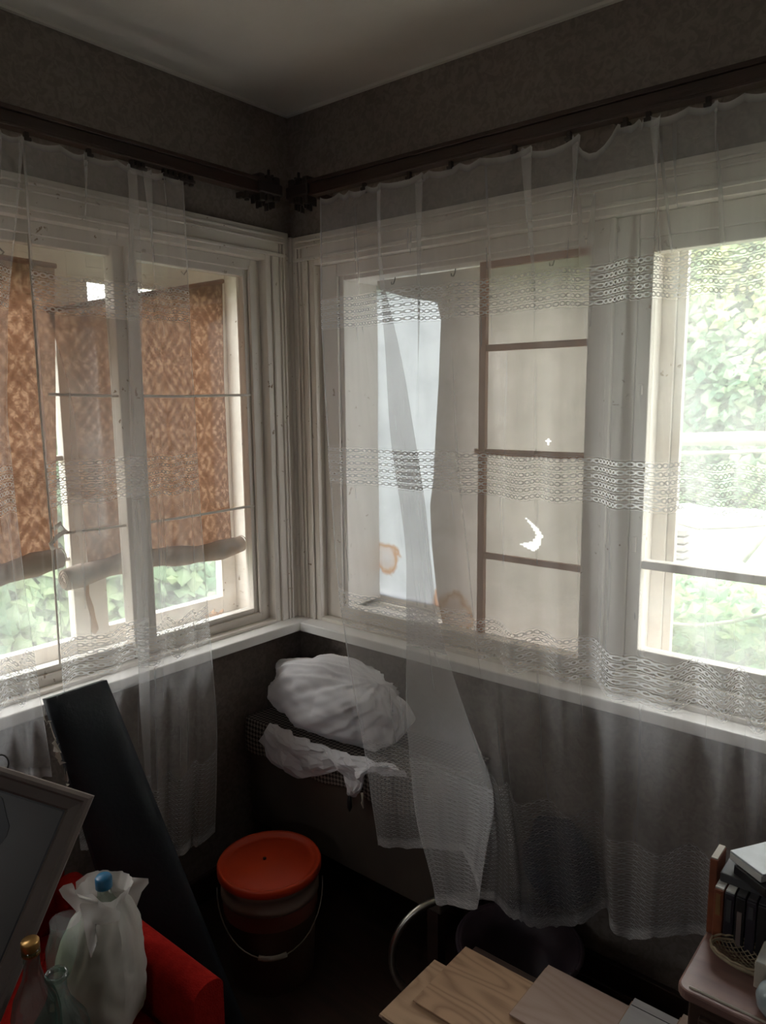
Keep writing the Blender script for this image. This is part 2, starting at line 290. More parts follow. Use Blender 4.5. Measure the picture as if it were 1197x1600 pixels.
# ------------------------------------------------------------------ mesh helpers
class MB:
    def __init__(s): s.v = []; s.f = []; s.uv = None
    def add(s, vs, fs):
        n = len(s.v); s.v += [tuple(p) for p in vs]; s.f += [tuple(i+n for i in f) for f in fs]; return s
    def box(s, x0, x1, y0, y1, z0, z1, R=None):
        P = [(x, y, z) for x in (x0, x1) for y in (y0, y1) for z in (z0, z1)]
        if R is not None: P = [R @ Vector(p) for p in P]
        return s.add(P, [(0, 1, 3, 2), (4, 6, 7, 5), (0, 4, 5, 1), (2, 3, 7, 6), (0, 2, 6, 4), (1, 5, 7, 3)])
    def tube(s, pts, r, n=10, caps=True):
        pts = [Vector(p) for p in pts]; rs = r if hasattr(r, '__len__') else [r]*len(pts); rings = []
        d0 = (pts[1]-pts[0]).normalized(); a = d0.orthogonal().normalized()
        for i, p in enumerate(pts):
            d = (pts[min(i+1, len(pts)-1)]-pts[max(i-1, 0)]).normalized()
            a = (a-d*a.dot(d)).normalized(); b = d.cross(a)
            rings.append([p+(a*math.cos(2*PI*k/n)+b*math.sin(2*PI*k/n))*rs[i] for k in range(n)])
        vs = [q for R_ in rings for q in R_]; fs = []
        for i in range(len(pts)-1):
            for k in range(n): fs.append((i*n+k, i*n+(k+1) % n, (i+1)*n+(k+1) % n, (i+1)*n+k))
        if caps: fs.append(tuple(range(n))[::-1]); fs.append(tuple((len(pts)-1)*n+k for k in range(n)))
        return s.add(vs, fs)
    def lathe(s, prof, c=(0, 0, 0), n=32, close=True):
        c = Vector(c); vs = []; fs = []
        for (r, z) in prof:
            for k in range(n): vs.append(c+Vector((r*math.cos(2*PI*k/n), r*math.sin(2*PI*k/n), z)))
        for i in range(len(prof)-1):
            for k in range(n): fs.append((i*n+k, i*n+(k+1) % n, (i+1)*n+(k+1) % n, (i+1)*n+k))
        if close:
            fs.append(tuple(range(n))[::-1]); fs.append(tuple((len(prof)-1)*n+k for k in range(n)))
        return s.add(vs, fs)
    def grid(s, P, uv=None):
        nr, nc = len(P), len(P[0]); n0 = len(s.v)
        s.add([p for row in P for p in row], [(i*nc+j, i*nc+j+1, (i+1)*nc+j+1, (i+1)*nc+j) for i in range(nr-1) for j in range(nc-1)])
        if uv is not None:
            s.uv = (s.uv or [])+[q for row in uv for q in row]
        return s
    def build(s, name, mat, parent=None, smooth=False, bevel=0, solid=0, subsurf=0, mats=None):
        me = bpy.data.meshes.new(name); me.from_pydata(s.v, [], s.f); me.validate()
        if s.uv:
            l = me.uv_layers.new(name='UVMap')
            for lp in me.loops: l.data[lp.index].uv = s.uv[lp.vertex_index]
        me.materials.append(MT[mat] if isinstance(mat, str) else mat)
        if smooth: me.shade_smooth()
        bm = bmesh.new(); bm.from_mesh(me)
        if not s.uv: bmesh.ops.recalc_face_normals(bm, faces=bm.faces)
        bm.to_mesh(me); bm.free()
        o = bpy.data.objects.new(name, me); COL.objects.link(o)
        if parent is not None:
            o.parent = parent; o.matrix_parent_inverse = parent.matrix_world.inverted() if False else Matrix.Translation(parent.location).inverted() @ Matrix.Identity(4) if not any(parent.rotation_euler) else parent.matrix_basis.inverted()
        if solid: md = o.modifiers.new('solid', 'SOLIDIFY'); md.thickness = solid; md.offset = 0
        if subsurf: md = o.modifiers.new('sub', 'SUBSURF'); md.levels = md.render_levels = subsurf
        if bevel:
            md = o.modifiers.new('bevel', 'BEVEL'); md.width = bevel; md.segments = 2; md.limit_method = 'ANGLE'
        return o
def tag(o, label, cat, group=None, kind=None):
    o['label'] = label; o['category'] = cat
    if group: o['group'] = group
    if kind: o['kind'] = kind
    return o
def struct(o, label=None):
    o['kind'] = 'structure'
    if label: o['label'] = label
    return o
def thing(name, label, cat, loc, group=None):
    o = bpy.data.objects.new(name, None); COL.objects.link(o); o.location = loc; o.empty_display_size = 0.05
    return tag(o, label, cat, group)
def interp(pts, t):
    if t <= pts[0][0]: a, b = pts[0], pts[1]
    elif t >= pts[-1][0]: a, b = pts[-2], pts[-1]
    else:
        for a, b in zip(pts, pts[1:]):
            if t <= b[0]: break
    k = (t-a[0])/(b[0]-a[0]+1e-9); return a[1]+(b[1]-a[1])*k

# ------------------------------------------------------------------ room shell
H = 2.5; XM, YM = 3.2, -3.3; WT = 0.22
WR = (0.10, 1.76, 0.85, 2.045)      # opening in the right wall: x0 x1 z0 z1
WL = (-1.76, -0.105, 0.85, 2.06)    # opening in the left wall: y0 y1 z0 z1
b = MB(); x0, x1, z0, z1 = WR
b.box(-WT, x0, 0, WT, -0.1, H+.1).box(x1, XM+.2, 0, WT, -0.1, H+.1).box(x0, x1, 0, WT, -0.1, z0-.01).box(x0, x1, 0, WT, z1, H+.1)
struct(b.build('wall_right', 'wall'), 'right wall with embossed grey wallpaper')
b = MB(); y0, y1, z0, z1 = WL
b.box(-WT, 0, y1, 0, -0.1, H+.1).box(-WT, 0, YM-.2, y0, -0.1, H+.1).box(-WT, 0, y0, y1, -0.1, z0-.01).box(-WT, 0, y0, y1, z1, H+.1)
struct(b.build('wall_left', 'wall'), 'left wall with embossed grey wallpaper')
b = MB(); b.box(XM, XM+.2, YM-.2, 0, -0.1, H+.1); struct(b.build('wall_far', 'wall'))
b = MB(); b.box(0, 1.7, YM-.2, YM, -.1, H+.1).box(2.1, XM, YM-.2, YM, -.1, H+.1).box(1.7, 2.1, YM-.2, YM, -.1, 1.5).box(1.7, 2.1, YM-.2, YM, 1.9, H+.1)  # unseen opening added in this wall to let in ambient sky light
struct(b.build('wall_back', 'wall'))
b = MB(); b.box(-WT, XM+.2, YM-.2, WT, -.2, 0); struct(b.build('floor', 'floor'))
b = MB(); b.box(-WT, XM+.2, YM-.2, WT, H, H+.12); struct(b.build('ceiling', 'ceil'))
# ceiling seam strip over the left side and cove
b = MB(); b.box(0.0, 0.012, YM, 0, H-.008, H).box(0, XM, -0.012, 0, H-.008, H); struct(b.build('trim_1', 'ceil'))
b = MB(); b.box(0.09, XM, -0.018, 0, 0, 0.09).box(0.09, XM, -0.024, 0, 0, 0.02); struct(b.build('baseboard_right', 'wood_dark', bevel=.003))
b = MB(); b.box(0, 0.018, YM, 0, 0, 0.09); struct(b.build('baseboard_left', 'wood_dark', bevel=.003))

# ------------------------------------------------------------------ windows
def frame_lr(b, side, s0, s1, z0, z1, w, o0, o1, wb=None):
    """rectangular frame of four members; s along the wall, o through it (o positive = outside)"""
    wb = wb or w
    for (a, c, d, e) in ((s0, s0+w, z0, z1), (s1-w, s1, z0, z1), (s0+w, s1-w, z1-w, z1), (s0+w, s1-w, z0, z0+wb)):
        bx(b, side, a, c, d, e, o0, o1)
def bx(b, side, s0, s1, z0, z1, o0, o1):
    if side == 'R': b.box(s0, s1, o0, o1, z0, z1)      # right wall: outside is +y
    else: b.box(-o1, -o0, s0, s1, z0, z1)              # left wall: outside is -x
def pane(name, side, s0, s1, z0, z1, o, parent, mat='glass'):
    b = MB(); bx(b, side, s0, s1, z0, z1, o, o+.003); return b.build(name, mat, parent)

# right window
wr = bpy.data.objects.new('window_1', None); COL.objects.link(wr); struct(wr, 'right wall window in three bays, white painted timber')
b = MB()   # casing on the wall face with double bead
bx(b, 'R', .030, .10, .85, 2.04, -.022, 0); bx(b, 'R', .030, 1.83, 2.04, 2.115, -.022, 0); bx(b, 'R', 1.76, 1.83, .85, 2.04, -.022, 0)
for (a, c) in ((.052, .058), (.068, .073), (.093, .102)): bx(b, 'R', a, c, .85, 2.036 if a > .08 else 2.077, -.030, -.021)
for (a, c) in ((2.093, 2.100), (2.078, 2.083), (2.036, 2.046)): bx(b, 'R', .052, 1.82, a, c, -.031, -.021)
b.build('casing', 'paint', wr, bevel=.002)
b = MB()   # lining of the opening
bx(b, 'R', .10, .125, .85, 2.045, -.02, .22); bx(b, 'R', 1.735, 1.76, .85, 2.045, -.02, .22)
bx(b, 'R', .125, 1.735, 2.02, 2.045, -.02, .22); bx(b, 'R', .125, 1.735, .84, .862, -.02, .26)
b.build('lining', 'paint', wr, bevel=.002)
b = MB()   # fixed inner frame
bx(b, 'R', .125, .195, .862, 2.02, .012, .06); bx(b, 'R', .195, .213, .90, 1.99, .022, .20)
bx(b, 'R', .195, 1.045, 1.982, 2.02, .012, .06); bx(b, 'R', .213, 1.045, 1.968, 1.99, .022, .20)
bx(b, 'R', .195, 1.045, .862, .905, .012, .06); bx(b, 'R', .195, 1.045, .862, .885, .06, .20)
b.build('inner_frame', 'paint', wr, bevel=.003)
b = MB(); bx(b, 'R', 1.045, 1.11, .862, 2.02, .008, .20); bx(b, 'R', 1.11, 1.165, .862, 2.02, .018, .20); bx(b, 'R', 1.098, 1.112, .862, 2.02, .0, .012)
bx(b, 'R', 1.165, 1.735, 1.965, 2.02, .018, .06)
b.build('mullion', 'paint', wr, bevel=.003)
b = MB()   # opening casement on the right
frame_lr(b, 'R', 1.165, 1.735, .905, 1.965, .034, .024, .062, .055); bx(b, 'R', 1.199, 1.701, 1.168, 1.190, .028, .058)
bx(b, 'R', 1.15, 1.735, .862, .905, .0, .06)
b.build('casement', 'paint', wr, bevel=.003)
pane('pane', 'R', 1.199, 1.701, 1.19, 1.931, .045, wr); pane('pane', 'R', 1.199, 1.701, .96, 1.168, .045, wr)
b = MB(); bx(b, 'R', 1.176, 1.186, 1.21, 1.25, .018, .026); bx(b, 'R', 1.178, 1.186, 1.60, 1.625, .016, .026); b.build('hinge', 'paint', wr, bevel=.002)
b = MB()   # outer sash frame
frame_lr(b, 'R', .125, .66, .862, 2.02, .055, .19, .22); frame_lr(b, 'R', .66, 1.20, .862, 2.02, .05, .19, .22); frame_lr(b, 'R', 1.20, 1.735, .862, 2.02, .022, .20, .22)
b.build('outer_frame', 'paint', wr, bevel=.002)
pane('outer_pane', 'R', 1.222, 1.713, .884, 1.998, .21, wr)
b = MB(); bx(b, 'R', .705, .727, .905, 1.972, .045, .062); bx(b, 'R', .727, 1.045, 1.950, 1.972, .045, .062)
for z in (1.734, 1.442, 1.140): bx(b, 'R', .727, 1.045, z-.009, z+.009, .047, .060)
bx(b, 'R', .690, .705, 1.433, 1.451, .047, .060)
b.build('glazing_bar', 'bar_brown', wr, bevel=.002)['label'] = 'thin raw brown glazing bars'
pane('pane', 'R', .727, 1.045, .905, 1.95, .053, wr)

# left window
wlt = bpy.data.objects.new('window_2', None); COL.objects.link(wlt); struct(wlt, 'left wall window with brown blinds behind the panes, white painted timber')
b = MB()
bx(b, 'L', -.105, -.030, .85, 2.055, -.022, 0); bx(b, 'L', -1.83, -.030, 2.055, 2.13, -.022, 0); bx(b, 'L', -1.83, -1.76, .85, 2.055, -.022, 0)
for (a, c) in ((-.060, -.054), (-.075, -.070), (-.107, -.098)): bx(b, 'L', a, c, .85, 2.049 if a < -.09 else 2.091, -.030, -.021)
for (a, c) in ((2.108, 2.115), (2.092, 2.097), (2.050, 2.060)): bx(b, 'L', -1.82, -.054, a, c, -.031, -.021)
b.build('casing', 'paint', wlt, bevel=.002)
b = MB()
bx(b, 'L', -.13, -.105, .85, 2.06, -.02, .22); bx(b, 'L', -1.76, -1.735, .85, 2.06, -.02, .22)
bx(b, 'L', -1.735, -.13, 2.035, 2.06, -.02, .22); bx(b, 'L', -1.735, -.13, .84, .860, -.02, .26)
b.build('lining', 'paint', wlt, bevel=.002)
b = MB()
bx(b, 'L', -.165, -.13, .86, 2.035, .012, .05); bx(b, 'L', -.190, -.165, .885, 2.01, .022, .055); bx(b, 'L', -.173, -.160, .885, 2.015, .008, .02)
bx(b, 'L', -1.735, -.165, 2.003, 2.035, .012, .05); bx(b, 'L', -1.735, -.165, .86, .888, .012, .05)
bx(b, 'L', -.60, -.190, 1.982, 2.005, .022, .055); bx(b, 'L', -.60, -.190, .888, .905, .022, .055)
bx(b, 'L', -1.735, -.64, 1.982, 2.005, .022, .055); bx(b, 'L', -1.735, -.64, .888, .905, .022, .055)
b.build('inner_frame', 'paint', wlt, bevel=.002)
b = MB(); bx(b, 'L', -.650, -.575, .86, 2.01, .008, .055); bx(b, 'L', -.618, -.607, .86, 2.01, .0, .01); b.build('mullion', 'paint', wlt, bevel=.003)
pane('pane', 'L', -.575, -.190, .905, 1.982, .04, wlt); pane('pane', 'L', -1.25, -.650, .905, 1.982, .04, wlt)
b = MB()
for z in (1.613, 1.252): b.tube([(-.02, -.175, z), (-.018, -.45, z-.004), (-.02, -.70, z-.002), (-.02, -.845, z+.002)], .004, 8)
b.build('cross_rod', 'paint', wlt, smooth=True)['label'] = 'thin white rods stretched across the panes'
b = MB(); b.tube([(-.012, -.870, 2.0), (-.012, -.873, 1.6), (-.014, -.868, 1.252), (-.012, -.872, .90)], .0030, 8)
b.tube([(-.008, -.865, 1.27), (.004, -.850, 1.285), (.008, -.84, 1.265), (.002, -.862, 1.25), (.004, -.88, 1.235), (-.004, -.872, 1.22)], .006, 8)
b.build('upright_cord', 'paint', wlt, smooth=True)['label'] = 'cord knotted at the lower rod'
b = MB()   # outer sashes and their bare spots
frame_lr(b, 'L', -.685, -.13, .860, 2.035, .060, .185, .22); frame_lr(b, 'L', -1.735, -.685, .860, 2.035, .045, .185, .22)
bx(b, 'L', -1.735, -.13, 1.935, 2.035, .186, .205); bx(b, 'L', -1.69, -.73, 1.725, 1.740, .19, .21); bx(b, 'L', -1.69, -.73, 1.43, 1.445, .19, .21); bx(b, 'L', -1.69, -.73, 1.14, 1.150, .19, .21)
b.build('outer_frame', 'paint', wlt, bevel=.002)
pane('outer_pane', 'L', -1.69, -.73, .905, 1.99, .20, wlt); pane('outer_pane', 'L', -.625, -.19, .92, 1.975, .20, wlt)
b = MB()   # ragged strip of peeled wood on the outer mullion
pts = [(-.700, 1.115), (-.660, 1.118), (-.672, 1.085), (-.682, 1.06), (-.683, 1.03), (-.672, .99), (-.668, .955), (-.66, .92), (-.672, .905), (-.684, .915), (-.682, .96), (-.692, 1.0), (-.696, 1.04), (-.690, 1.08)]
vs = [(-.1835, y, z) for y, z in pts]+[(-.186, y, z) for y, z in pts]; n = len(pts)
b.add(vs, [tuple(range(n))]+[(i, (i+1) % n, n+(i+1) % n, n+i) for i in range(n)]); b.build('peeled_patch', 'peel', wlt)['label'] = 'bare brown wood where paint peeled off'
b = MB()   # peeled crumbs of paint in the bottom corner
for k in range(16):
    y = -.20-.10*random.random(); c = Vector((-.10-.07*random.random(), y, .862+.004)); s = .008+.012*random.random()
    q = [c+Vector((random.uniform(-s, s), random.uniform(-s, s), random.uniform(0, s*1.4))) for _ in range(4)]; b.add(q, [(0, 1, 2, 3)])
b.build('paint_flakes', 'peel', wlt, solid=.0015)['kind'] = 'stuff'

# sills
b = MB(); b.box(.0805, 1.90, -.08, -.001, .818, .85); struct(b.build('trim_2', 'sillpaint', bevel=.004), 'white window sill board of the right wall')
b = MB(); b.box(.001, .08, -1.90, -.001, .818, .85); b.v = b.v; struct(b.build('trim_3', 'sillpaint', bevel=.004), 'white window sill board of the left wall')
b = MB(); b.box(.0, .031, -.031, 0, .83, 2.118); struct(b.build('trim_4', 'paint', bevel=.006), 'worn corner batten between the two windows')

# ------------------------------------------------------------------ coverings in the windows
def roller(name, label, right, left, top, zb, o, rollr, group=None, roll_span=None, u0=0.0):
    """right/left: y at a given z (lists of (z,y)); top: z at left and right end"""
    t = thing(name, label, 'window blind', (-o, (right[0][1]+left[0][1])/2, zb), group)
    NR, NC = 40, 24; P = []; UV = []
    for i in range(NR+1):
        row = []; ru = []
        for j in range(NC+1):
            f = j/NC; zt = top[0]+(top[1]-top[0])*f; z = zt+(zb-zt)*i/NR
            yl = interp(left, z); yr = interp(right, z); y = yl+(yr-yl)*f
            x = -o+.006*math.sin(f*7+z*3)+.004*noise.noise(Vector((y*9, z*4, 1)))
            row.append((x, y, z)); ru.append((y+u0, z))
        P.append(row); UV.append(ru)
    m = MB(); m.grid(P, UV); m.build('cloth', 'damask', t, smooth=True)
    a, c = roll_span or (interp(left, zb), interp(right, zb))
    m = MB(); pts = [(-o+.008, a+(c-a)*k/14, zb-rollr*.4+.010*math.sin(k*.5+a*9)) for k in range(15)]
    m.tube(pts, [rollr*(1+.12*math.sin(k*1.7)) for k in range(15)], 18)
    for e, sgn in ((pts[0], -1), (pts[-1], 1)):      # rolled layers at the ends
        sp_ = [(e[0]+math.cos(q)*rollr*(1-q/22), e[1]+sgn*.002, e[2]+math.sin(q)*rollr*(1-q/22)) for q in [k*.5 for k in range(36)]]
        m.tube(sp_, .0016, 5)
    m.build('roll', 'rollback', t, smooth=True)['label'] = 'pale back of the cloth rolled up at the bottom'
    m = MB(); m.tube([(-o, interp(left, top[0])-.004, top[0]+.004), (-o, (interp(left, top[0])+interp(right, top[1]))/2, (top[0]+top[1])/2+.004), (-o, interp(right, top[1])+.004, top[1]+.004)], .007, 8)
    m.build('top_hem', plain('dark_brown_hem', (0.22, 0.07, 0.03)) if 'hem' not in MT else MT['hem'], t, smooth=True)
    for yy in ((interp(left, top[0])*.25+interp(right, top[1])*.75),):
        m = MB(); m.tube([(-o, yy, top[1]+.03), (-o+.006, yy+.008, top[1]+.02), (-o, yy, top[1]+.006), (-o-.005, yy-.006, top[1]+.016)], .0025, 6); m.build('hook', 'clip', t, smooth=True)
    return t
o = .11
yz = lambda px, py: (lambda p: (p.z, p.y))(onL(px, py, -o))
roller('roller_blind', 'brown patterned blind in the corner-side pane, left corner fallen, rolled up below',
       sorted([yz(347, 441), yz(352, 600), yz(363, 835)]), sorted([yz(75, 488), yz(98, 560), yz(117, 640), yz(127, 745), yz(135, 850)]),
       (onL(75, 488, -o).z, onL(347, 441, -o).z), onL(363, 845, -o).z, o, .030, roll_span=(onL(97, 890, -o).y, onL(374, 840, -o).y))
roller('roller_blind', 'brown patterned blind at the left edge of the photo, rolled up below',
       sorted([yz(85, 418), yz(88, 600), yz(92, 850)]), [(1.0, -1.32), (2.0, -1.32)],
       (1.965, onL(85, 418, -o).z), onL(92, 870, -o).z, o, .030)

# milky film in the outer sash, section one
b = MB(); P = []
for i in range(31):
    z = .91+(1.975-.91)*i/30
    P.append([(.175+(.61-.175)*j/12, .186+.006*noise.noise(Vector((j*.4, z*3, 0))), z) for j in range(13)])
b.grid(P); o_ = b.build('plastic_film', 'film', smooth=True); tag(o_, 'milky plastic film with rusty stains tacked over the corner-side bay of the right wall window', 'plastic sheet')
# dusty cloth behind the brown bars
t = thing('cloth_screen', 'dusty beige cloth hung on hooks behind the thin brown bars of the right window', 'cloth', (.85, .09, .9))
left = [(lambda p: (p.z, p.x))(onR(px, py, .09)) for px, py in ((590, 425), (592, 452), (640, 466), (684, 472), (690, 500), (687, 600), (682, 700), (680, 745), (674, 790), (676, 850), (684, 930), (692, 968))]
left.sort(); P = []
for i in range(241):
    z = .885+(1.965-.885)*i/240; xl = interp(left, z); row = []
    for j in range(91):
        x = xl+(1.044-xl)*j/90
        row.append((x, .085+.006*noise.noise(Vector((x*6, z*2.2, 3)))+.003*math.sin(x*40+z*2)*(1-abs(2*z-2.8)), z))
    P.append(row)
b = MB(); b.grid(P)
def inpoly(x, z, poly):
    c = False
    for (x1_, z1_), (x2_, z2_) in zip(poly, poly[1:]+poly[:1]):
        if (z1_ > z) != (z2_ > z) and x < (x2_-x1_)*(z-z1_)/(z2_-z1_)+x1_: c = not c
    return c
tear = [(lambda p: (p.x, p.z))(onR(px, py, .085)) for px, py in ((820, 806), (838, 822), (847, 836), (845, 852), (836, 862), (826, 858), (812, 850), (832, 846), (838, 836), (831, 824))]
c = onR(855, 690, .085); star = [(c.x+(.013 if k % 2 == 0 else .004)*math.cos(k*PI/4), c.z+(.013 if k % 2 == 0 else .004)*math.sin(k*PI/4)) for k in range(8)]
cent = lambda f: (sum(b.v[i][0] for i in f)/4, sum(b.v[i][2] for i in f)/4)
keep = []; holes = {'a': [], 'b': []}
for f in b.f: (holes['a'] if inpoly(*cent(f), tear) else holes['b'] if inpoly(*cent(f), star) else keep).append(f)
vall = list(b.v); b.f = keep
b.build('cloth', 'sheetcloth', t, smooth=True)
for px, py in ((614, 438), (708, 425), (862, 408)):
    p = onR(px, py, .075); m = MB(); m.tube([p+Vector((-.006, 0, -.004)), p+Vector((-.003, -.004, -.012)), p+Vector((.005, -.004, -.012)), p+Vector((.007, 0, 0)), p+Vector((.006, .004, .012))], .0016, 6)
    m.build('hook', 'clip', t, smooth=True)
MT['tearfilm'] = sheet('daylight_tear_film', (0.86, 0.86, 0.85), (0.8, 0.8, 0.78), 0.75)  # bright translucent fill added so the tears read as daylight
for key, nm, lb in (('a', 'tear_fill', 'torn hole filled with bright film for daylight'), ('b', 'star_tear', 'small star-shaped tear filled with bright film for daylight')):
    ids = sorted({q for f in holes[key] for q in f}); mp_ = {q: k for k, q in enumerate(ids)}
    m = MB(); m.add([vall[q] for q in ids], [tuple(mp_[q] for q in f) for f in holes[key]]); m.build(nm, 'tearfilm', t, smooth=True)['label'] = lb

# ------------------------------------------------------------------ curtain rails
def rail(name, side, s0, s1, label):
    base = Vector((s0, -.10, 2.19)) if side == 'R' else Vector((.10, s0, 2.19))
    t = thing(name, label, 'curtain rail', base)
    b = MB(); bb = lambda a, c, d, e, o0, o1, m: (m.box(a, c, -o1, -o0, d, e) if side == 'R' else m.box(o0, o1, a, c, d, e))
    lo, hi = min(s0, s1), max(s0, s1)
    bb(lo, hi, 2.198, 2.206, .088, .122, b); bb(lo, hi, 2.206, 2.232, .092, .118, b); bb(lo, hi, 2.232, 2.243, .086, .124, b)
    b.build('rail_board', 'wood_dark', t, bevel=.002)
    b = MB(); e = s0; d = 1 if s1 > s0 else -1
    for k in range(3): bb(*sorted((e-d*.01+d*.03*k, e+d*.012+d*.03*k)), 2.185-.004*k, 2.256, .084, .126, b)
    bb(*sorted((e-d*.018, e+d*.075)), 2.200, 2.235, .080, .128, b)
    b.build('end_bracket', 'clip', t, bevel=.005)
    for k in range(7):
        m = MB(); q = e+d*(.002+.013*k); z = 2.19-.006*(k % 3)
        bb(*sorted((q, q+d*.006)), z-.022, z, .098+.006*(k % 2), .112, m); m.build('clip', 'clip', t, bevel=.0015)
    for (ds, hz) in ((.012, .028), (-.002, .016), (.04, .012)):
        m = MB(); q = e+d*ds; bb(*sorted((q, q+d*.006)), 2.25, 2.25+hz, .098, .106, m); m.build('clip', 'clip', t, bevel=.0015)
    for lp in RAILCLIPS[side]:
        m = MB(); bb(lp-.005, lp+.005, 2.172, 2.200, .100, .112, m); bb(lp-.008, lp+.008, 2.178, 2.186, .096, .116, m); m.build('clip', 'clip', t, bevel=.0015)
    # fixing arms to the wall
    for q in (s0+d*.05, s0+d*1.0): m = MB(); bb(q-.008, q+.008, 2.206, 2.222, -.002, .10, m); m.build('wall_arm', 'wood_dark', t, bevel=.002)
RAILCLIPS = {'R': [onR(px, py, -.105).x for px, py in ((570, 292), (640, 262), (705, 252), (805, 228), (890, 208), (978, 188), (1014, 178), (1108, 152))],
             'L': [onL(px, py, .105).y for px, py in ((40, 210), (138, 238), (205, 255), (214, 256), (222, 258), (256, 268), (264, 270), (272, 272), (282, 276), (290, 278), (298, 280), (385, 305))]}
rail('curtain_rail', 'R', .135, 1.95, 'dark wooden curtain rail along the right wall with clips at its corner end')
rail('curtain_rail', 'L', -.165, -1.95, 'dark wooden curtain rail along the left wall with clips at its corner end')

# ------------------------------------------------------------------ tulle curtains
def curtain(name, side, lines, label, seed=0, sag=None, push=None):
    """lines: fold lines along the cloth, each (offset from wall, [(px,py)...]); the cloth runs through them as a spline"""
    L_ = []
    for off, pts in lines:
        q = []
        for p in pts:
            if side == 'R': w = onR(p[0], p[1], -off); q.append((w.z, w.x))
            else: w = onL(p[0], p[1], off); q.append((w.z, w.y))
        q.sort(); L_.append((off, q))
    zt = 2.188; NV = 110; SUB = 7; n = len(L_)
    def cr_(a, b, c, d, t): return .5*((2*b)+(-a+c)*t+(2*a-5*b+4*c-d)*t*t+(-a+3*b-3*c+d)*t**3)
    def sval(i, z):
        q = L_[i][1]; s = interp(q, z) if z < q[-1][0] else q[-1][1]
        # gentle smoothing along the line
        s2 = interp(q, min(z+.05, q[-1][0])); s3 = interp(q, max(z-.05, q[0][0])); return (s+s2+s3)/3
    us = [0]
    for i in range(n-1):
        d = math.hypot(sval(i+1, 1.5)-sval(i, 1.5), L_[i+1][0]-L_[i][0]); us.append(us[-1]+d*1.10)
    P = []; UV = []; hem = []
    for r in range(NV+1):
        v = r/NV; row = []; uvr = []; hr = []
        for i in range(n-1):
            i0, i1, i2, i3 = max(i-1, 0), i, i+1, min(i+2, n-1)
            for k in range(SUB+(1 if i == n-2 else 0)):
                t = k/SUB
                zb = L_[i1][1][0][0]*(1-t)+L_[i2][1][0][0]*t
                dip = (sag or {}).get(i, .010)*math.sin(PI*t)
                z = zt-dip+(zb-zt+dip)*v
                s = cr_(sval(i0, z), sval(i1, z), sval(i2, z), sval(i3, z), t)
                o_ = cr_(L_[i0][0], L_[i1][0], L_[i2][0], L_[i3][0], t)
                oo = .112+(o_-.112)*min(1, (1-math.exp(-v*4.5))*1.02)
                oo += .007*noise.noise(Vector((s*14, z*2.2, seed)))*min(1, v*4)
                s += .005*noise.noise(Vector((s*10, z*3.0, seed+9)))*min(1, v*4)
                uvr.append((us[i]+(us[i+1]-us[i])*t, z))
                ex = 0.0
                if push:      # cloth laid over the sack and chest hangs farther into the room below the sill
                    amt = push[i]*(1-t)+push[i+1]*t; k_ = min(1, max(0, (1.00-z)/.32)); ex = amt*k_*k_*(3-2*k_)
                q = np.array((s, -oo, z) if side == 'R' else (oo, s, z))
                if ex > 0:
                    ax = 1 if side == 'R' else 0; dv = CAM-q; q = q+dv*(ex/abs(dv[ax]))
                row.append(tuple(q)); hr.append(1.0 if (r >= NV-1 or r == 0 or (i == 0 and k == 0) or (i == n-2 and k == SUB)) else 0.0)
        P.append(row); UV.append(uvr); hem += hr
    b = MB(); b.grid(P, UV); ob = b.build(name, 'tulle', smooth=True)
    a = ob.data.attributes.new('hem', 'FLOAT', 'POINT'); a.data.foreach_set('value', hem)
    return tag(ob, label, 'curtain')
